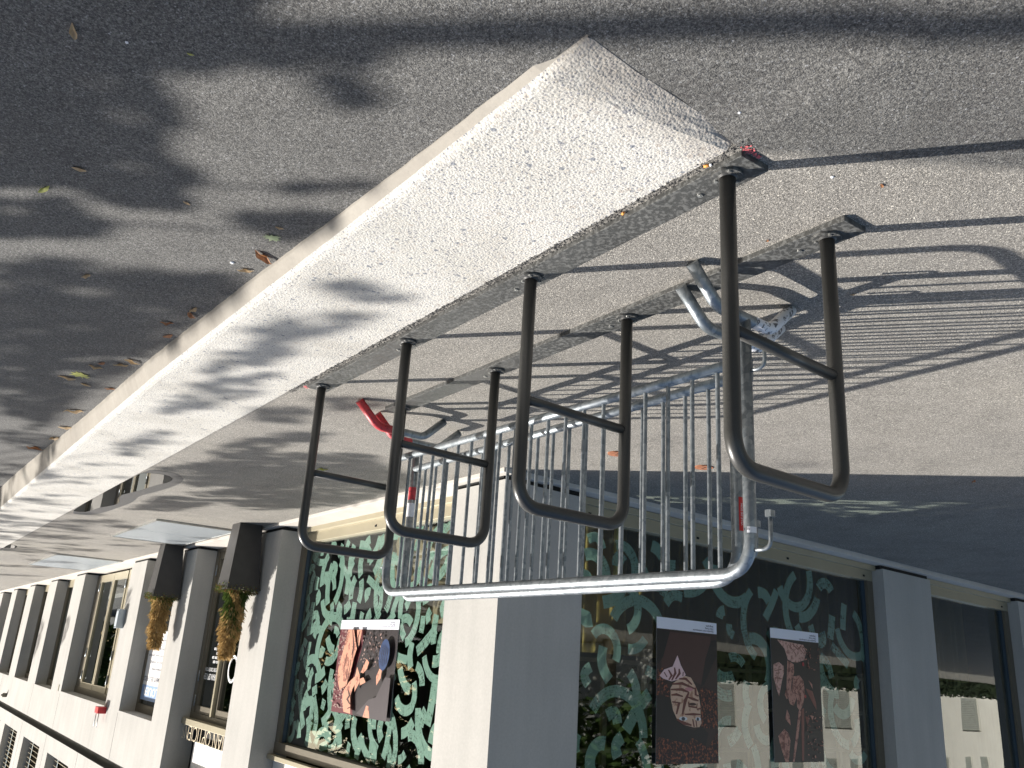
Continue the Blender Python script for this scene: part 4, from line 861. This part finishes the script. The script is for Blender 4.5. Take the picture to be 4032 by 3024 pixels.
# ------------------------------------------------------------------ street trees outside the frame (they cast the dappled shade)
M_TREE = mk_leaf('plane_tree_leaf', (.045, .085, .02, 1), (.09, .15, .035, 1), 3)
M_BARK = simple('grey_bark', (.16, .14, .11, 1), .9, 0, .3, 12, .5)
SHADE = {'G1':[(0.52,-2.01),(-0.04,-1.37),(0.25,-1.3),(0.65,-1.75),(1.71,-1.63),(2.06,-2.0)],'G2':[(2.75,-1.99),(2.41,-1.5),(5.6,-1.08),(6.0,-1.4)],'G3':[(2.12,-1.93),(1.88,-1.63),(2.21,-1.59),(2.56,-1.91)],'Q6': [(4.9,.15),(4.0,.9),(4.6,1.75),(6.2,1.75),(7.3,1.3),(6.9,.5)],'Q7': [(7.2,.35),(7.0,.9),(8.2,.75),(8.6,.35)],'A': [(0.67,-1.78),(0.25,-1.3),(0.29,-1.28),(0.39,-1.35),(0.47,-1.42),(0.53,-1.42),(0.52,-1.38),(0.33,-1.17),(0.22,-1.04),(0.28,-1.01),(0.48,-1.22),(0.65,-1.36),(0.72,-1.46),(0.81,-1.51),(0.81,-1.44),(0.92,-1.37),(1.12,-1.38),(1.19,-1.4),(1.21,-1.34),(1.28,-1.2),(1.4,-1.31),(1.5,-1.18),(1.66,-1.33),(1.71,-1.5),(1.71,-1.59),(1.75,-1.67)], 'Ah': [(1.01,-1.56),(0.94,-1.5),(1.0,-1.43),(1.09,-1.4),(1.15,-1.45),(1.09,-1.52)], 'B': [(1.89,-1.66),(1.81,-1.58),(1.95,-1.4),(2.03,-1.4),(2.27,-1.61)], 'C': [(0.47,-1.13),(0.43,-1.06),(0.45,-0.98),(0.5,-0.98),(0.55,-1.04)], 'D': [(1.41,-1.03),(1.26,-0.87),(1.1,-0.77),(1.34,-0.76),(1.5,-0.98)], 'E': [(1.51,-0.91),(1.4,-0.78),(1.48,-0.78),(1.58,-0.92)], 'F': [(2.48,-1.59),(2.28,-1.31),(2.14,-1.07),(1.93,-0.8),(1.79,-0.8),(2.26,-0.86),(2.04,-0.79),(2.26,-0.8),(2.75,-0.87),(2.99,-0.92),(3.03,-0.82),(3.41,-0.94),(3.84,-0.92),(4.31,-0.99),(4.85,-1.06),(5.6,-1.08),(6.4,-1.17)], 'F1': [(2.75,-1.45),(2.58,-1.22),(2.63,-1.19),(2.84,-1.4)], 'F2': [(3.43,-1.49),(3.21,-1.23),(3.26,-1.2),(3.59,-1.47)], 'F3': [(4.24,-1.3),(4.07,-1.11),(4.25,-1.1),(4.42,-1.28)], 'F4': [(5.07,-1.31),(4.99,-1.16),(5.22,-1.16),(5.32,-1.29)], 'F5': [(2.73,-1.13),(2.58,-0.95),(2.66,-0.94),(2.84,-1.12)], 'S1': [(1.43,-0.54),(1.33,-0.38),(1.38,-0.31),(1.37,-0.23),(1.46,-0.23),(1.6,-0.4),(1.57,-0.54)], 'S2': [(1.93,-0.59),(1.61,-0.25),(2.02,-0.33),(2.35,-0.33),(2.69,-0.38),(3.24,-0.49),(2.9,-0.58),(2.37,-0.59)], 'S3': [(3.28,-0.53),(2.69,-0.28),(3.17,-0.2),(3.7,-0.33),(4.21,-0.52),(3.8,-0.54)], 'S4': [(5.28,-0.51),(4.6,-0.42),(4.41,-0.26),(5.04,-0.31),(5.71,-0.31)], 'Q1': [(2.97,0.1),(2.71,0.34),(2.89,0.41),(3.15,0.24),(3.09,0.13)], 'Q2': [(3.45,-0.1),(3.23,0.1),(3.33,0.26),(3.67,0.17),(3.76,-0.04)], 'Q3': [(4.6,0.06),(3.79,0.28),(3.7,0.43),(3.93,0.47),(4.34,0.37),(4.82,0.41),(5.08,0.11)], 'Q4': [(5.43,0.11),(4.9,0.74),(4.49,0.87),(5.59,1.08),(6.14,0.91),(6.7,0.49),(6.16,0.17),(5.85,-0.02)], 'Q5': [(6.97,0.84),(5.62,1.3),(6.81,1.55),(7.27,1.23)]}
FARB = [(12.49, .25, .6, .3), (15.38, .28, .6, .35), (9.9, .35, .3, .12), (12.5, 1.2, .4, .12), (14, .9, .5, .2), (17, .9, .6, .25), (19.5, .6, .9, .3), (13.6, -.5, .5, .2), (6.2, -.45, .3, .06), (7.4, -.5, .3, .07), (8.3, -.4, .3, .05), (23, .8, 1.2, .3), (5.0, -.3, .3, .06), (6.8, -.3, .4, .05), (11.2, -.3, .5, .1), (16, -.3, .7, .2), (15.5, 3.0, .5, .2), (18, 3.2, .5, .3), (21, 3.4, .8, .3), (13.6, 2.6, .3, .16), (7.0, -1.0, .4, .6)]
def inside(P, x, y):
    r_ = False
    for i in range(len(P)):
        (x0, y0), (x1, y1) = P[i], P[i - 1]
        if (y0 > y) != (y1 > y) and x < (x1 - x0) * (y - y0) / (y1 - y0) + x0: r_ = not r_
    return r_
def fill(keys, holes, dens, seed, gap=.0):
    rr = random.Random(seed); pts = []
    for k in keys:
        P = SHADE[k]; A_ = abs(sum(P[i - 1][0] * P[i][1] - P[i][0] * P[i - 1][1] for i in range(len(P)))) / 2; n = int(A_ * dens); c = 0
        xs, ys = [q[0] for q in P], [q[1] for q in P]
        while c < n:
            x, y = rr.uniform(min(xs), max(xs)), rr.uniform(min(ys), max(ys))
            if not inside(P, x, y) or any(inside(SHADE[h], x, y) for h in holes): continue
            c += 1
            # streaks of light along the sun's azimuth
            v = math.sin((x * .63 + y * .777) * 19 + math.sin(x * 5 + y * 3) * 1.6) + math.sin((x * .777 - y * .63) * 2.3 + k.__hash__() % 1)
            if v > gap: pts.append((x, y))
    return pts
LEAFP = [(0, -1), (.55, -.5), (1, -.1), (.55, .1), (.7, .7), (.2, .45), (0, 1), (-.25, .45), (-.75, .6), (-.5, .1), (-1, -.15), (-.5, -.5)]
def leaf_card(m, c, q, rr):
    n = Vector((rr.gauss(0, .6), rr.gauss(0, .6), 1)).normalized(); u = n.orthogonal().normalized(); v = n.cross(u); an = rr.random() * 6.28; U = u * math.cos(an) + v * math.sin(an); V = n.cross(U)
    m.add([c + (U * x + V * y) * q for x, y in LEAFP], [tuple(range(12))])
def shade_tree(label, bx, by, ht, pts, sel, zlo, zhi, seed, n_ext, trunk_r=.16, limbs=True):
    rr = random.Random(seed); root = empty('street_tree', label, 'tree', (bx, by, -.25), 0, 'street trees across the road'); inv = Vector((bx, by, -.25)); m = MB(); ends = []
    for (x, y) in pts:
        z = zlo + (zhi - zlo) * (.5 + .5 * math.sin(x * 2.1 + y * 3.3)) + rr.gauss(0, .12)
        leaf_card(m, Vector((x, y, 0)) + SD * (z / SD.z) - inv, rr.uniform(.042, .07), rr)
        if rr.random() < .012: ends.append(Vector((x, y, 0)) + SD * (z / SD.z) - inv)
    for (s_, t_, a_, b__) in sel:
        n = int(max(8, a_ * b__ * 3.14 / (.0038 if a_ * b__ > .03 else .0045))); zc = rr.uniform(zlo, zhi)
        for _ in range(n):
            an = rr.random() * 6.28; q = math.sqrt(rr.random()); da, db = a_ * q * math.cos(an), b__ * q * math.sin(an)
            gx = s_ + da * -.777 + db * .85; gy = t_ + da * .629 + db * .5; z = zc + rr.gauss(0, .28); L = z / SD.z
            leaf_card(m, Vector((gx, gy, 0)) + SD * L - inv, rr.uniform(.035, .062), rr)
        ends.append(Vector((s_, t_, 0)) + SD * (zc / SD.z) - inv)
    cz = ht * .72
    for _ in range(n_ext):
        while True:
            v = Vector((rr.gauss(0, 1), rr.gauss(0, 1), rr.gauss(0, 1))); v.normalize(); v *= rr.uniform(.5, 1) ** .5; c = Vector((v.x * ht * .34, v.y * ht * .34, cz + v.z * ht * .30)); wpt = c + inv; L = wpt.z / SD.z; gq = wpt - SD * L
            # keep the gaps of light open over the visible ground and front
            if not (-3.4 < gq.x < 24 and -2.2 < gq.y < 9): break
            if rr.random() < .002: break
            if rr.random() < .03: c = None; break
        if c is not None: leaf_card(m, c, rr.uniform(.06, .11), rr)
    m.build('crown', M_TREE, root)
    m = MB(); m.tube([(0, 0, 0), (.05, .03, 1.8), (.0, .08, 3.6)], [trunk_r * 1.25, trunk_r, trunk_r * .7], 14)
    for q in range(5): an = q * 1.26 + .4; m.tube([(0, .08, 3.4), (-SD.y * .9 * math.cos(an) * 1.2 + .5, -1.1 - .5 * math.sin(an), 4.6 + .2 * q), (1.2 * math.cos(an) + .9, -1.9 - .5 * math.sin(an), ht * .8)], [trunk_r * .55, trunk_r * .3, .02], 9); tk = m.build('trunk', M_BARK, root)
    if limbs:
        for e in ends[:14]:
            k = Vector((.02, .05, 3.5)); m = MB(); m.tube([k, (k + e) / 2 + Vector((0, 0, .25)), e], [.035, .02, .006], 7); m.build('limb', M_BARK, tk)
    return root
T1 = shade_tree('leafy street tree out of view whose trunk and boughs shade the near road', 8.3, -7.3, 8.5, fill('ABD', ['Ah'], 900, 1, -9) + fill(['G1', 'G3'], [], 650, 21, -9) + fill('C', [], 1700, 9, -9) + fill(['E'], [], 260, 2, -9) + fill(['S1'], [], 330, 3, -9), [(1.45, -.85, .12, .03), (1.0, -.88, .16, .02)], 3.7, 4.2, 11, 2500)
T2 = shade_tree('leafy street tree out of view that dapples the middle of the kerb', 13.0, -7.6, 9.5, fill('F', ['F1', 'F2', 'F3', 'F4', 'F5'], 640, 4, -1.6) + fill(['G2'], [], 420, 22, -9) + fill(['S2', 'S3', 'S4'], [], 330, 5, -9) + fill(['Q1', 'Q2', 'Q3', 'Q4', 'Q5', 'Q6', 'Q7'], [], 480, 6, -1.5), [], 4.3, 5.4, 12, 2500)
T3 = shade_tree('leafy street tree out of view that dapples the far front', 23.5, -9, 10, [], FARB, 5.0, 6.2, 13, 2500)
# a long bough throws the straight dark band over the kerb tip
e1 = Vector((.95, -1.86, 0)) + SD * (4.1 / SD.z); e2 = Vector((-1.7, .97, 0)) + SD * (4.6 / SD.z)
m = MB(); m.tube([Vector((8.3, -7.22, 3.4)), e1, (e1 + e2) / 2 + Vector((0, .0, .02)), e2], [.09, .064, .056, .05], 12); o = m.build('bough', M_BARK, T1); o.location = -Vector((8.3, -7.3, -.25))

# ------------------------------------------------------------------ what the windows mirror: building and trees across the square
M_OW = mk_wall('far_render', (.62, .60, .54, 1), (.70, .68, .62, 1))
ob = empty('building', 'white building across the square mirrored in the side windows', 'building', (-15, 34, 0))
m = MB(); F2 = lambda u, v, d=0.: Vector((-15 - d, u, v)); ops2 = []
for k in range(9):
    y = 21.5 + k * 3.9; ops2.append((y, y + 1.9, 1.5, 3.1)); ops2.append((y - .1, y + .7, 4.3, 6.0)); ops2.append((y + 1.5, y + 2.3, 4.3, 6.0))
m = wall(F2, 20, 58, -.1, 8.5, ops2, .2, False, lambda u: -.1); m.box(-24, -15.01, 19.9, 20, -.1, 8.5); m.box(-24, -15, 20, 58, 8.5, 8.7)
m.k = 0; o = m.build('facade', M_OW, ob); o.matrix_parent_inverse = Matrix.Translation(Vector((15, -34, 0)))
M_SH = simple('grey_shutter', (.30, .31, .28, 1), .6)
for (y0, y1, z0, z1) in ops2:
    m = MB(); z = z0
    while z < z1 - .02: m.box(-15.12, -15.08, y0, y1, z, z + .07); z += .085
    o = m.build('shutter', M_SH, ob); o.matrix_parent_inverse = Matrix.Translation(Vector((15, -34, 0)))
def bg_tree(label, x, y, h, seed, wd=.34):
    rr = random.Random(seed); root = empty('tree', label, 'tree', (x, y, 0), 0, 'trees across the square'); m = MB()
    cl = [Vector((rr.uniform(-1, 1) * h * wd, rr.uniform(-1, 1) * h * wd, h * rr.uniform(.35, .95))) for _ in range(16)]
    for c0 in cl:
        for _ in range(240): leaf_card(m, c0 + Vector((rr.gauss(0, 1), rr.gauss(0, 1), rr.gauss(0, .8))) * h * .09, rr.uniform(.1, .18), rr)
    m.build('crown', M_TREE, root); m = MB(); m.tube([(0, 0, 0), (.1, 0, h * .45), (0, .1, h * .8)], [.22, .16, .05], 10); m.build('trunk', M_BARK, root)
for i, (x, y, h, lb) in enumerate([(-12.5, 9, 6.5, 'bushy tree across the square, nearest the cycle rack'), (-14, 13.5, 7.5, 'tall bushy tree across the square, second in its row'), (-12.5, 18, 7, 'bushy tree beside the white building'), (24, -12, 9, 'broad tree beyond the road behind the far street tree'), (14, -14, 8, 'broad tree beyond the road, mirrored in the shop glass'), (5, -13, 8.5, 'broad tree beyond the road behind the photographer')]): bg_tree(lb, x, y, h, 40 + i)
def hedge(label, x0, x1, y0, y1, h):
    rr = random.Random(5); m = MB()
    for _ in range(6000): leaf_card(m, Vector((rr.uniform(x0, x1), rr.uniform(y0, y1), rr.uniform(0, h))), rr.uniform(.06, .1), rr)
    m.box(x0 + .2, x1 - .2, y0 + .1, y1 - .1, 0, h - .08)
    return tag(m.build('hedge', mk_leaf('dark_hedge_leaf', (.012, .022, .008, 1), (.025, .04, .014, 1), 3)), label, 'hedge')
hedge('dark clipped hedge before the white building', -12.4, -11.6, 20, 44, 1.45)

def wood(label, pts, h, seed):
    rr = random.Random(seed); m = MB(); 
    for _ in range(12000):
        k = rr.uniform(0, len(pts) - 1.001); i = int(k); f = k - i; x = pts[i][0] + (pts[i + 1][0] - pts[i][0]) * f; y = pts[i][1] + (pts[i + 1][1] - pts[i][1]) * f
        top = h * (.75 + .2 * math.sin(k * 9 + seed) + .12 * math.sin(k * 23)); leaf_card(m, Vector((x + rr.gauss(0, .9), y + rr.gauss(0, .9), top * rr.random() ** .8)), rr.uniform(.28, .5), rr)
    return tag(m.build('woodland', M_TREE), label, 'woodland', kind='stuff')
wood('dense dark belt of trees beyond the road', [(-6, -17), (10, -17), (26, -17), (44, -15), (60, -12), (74, -5), (80, 1)], 7.5, 2)
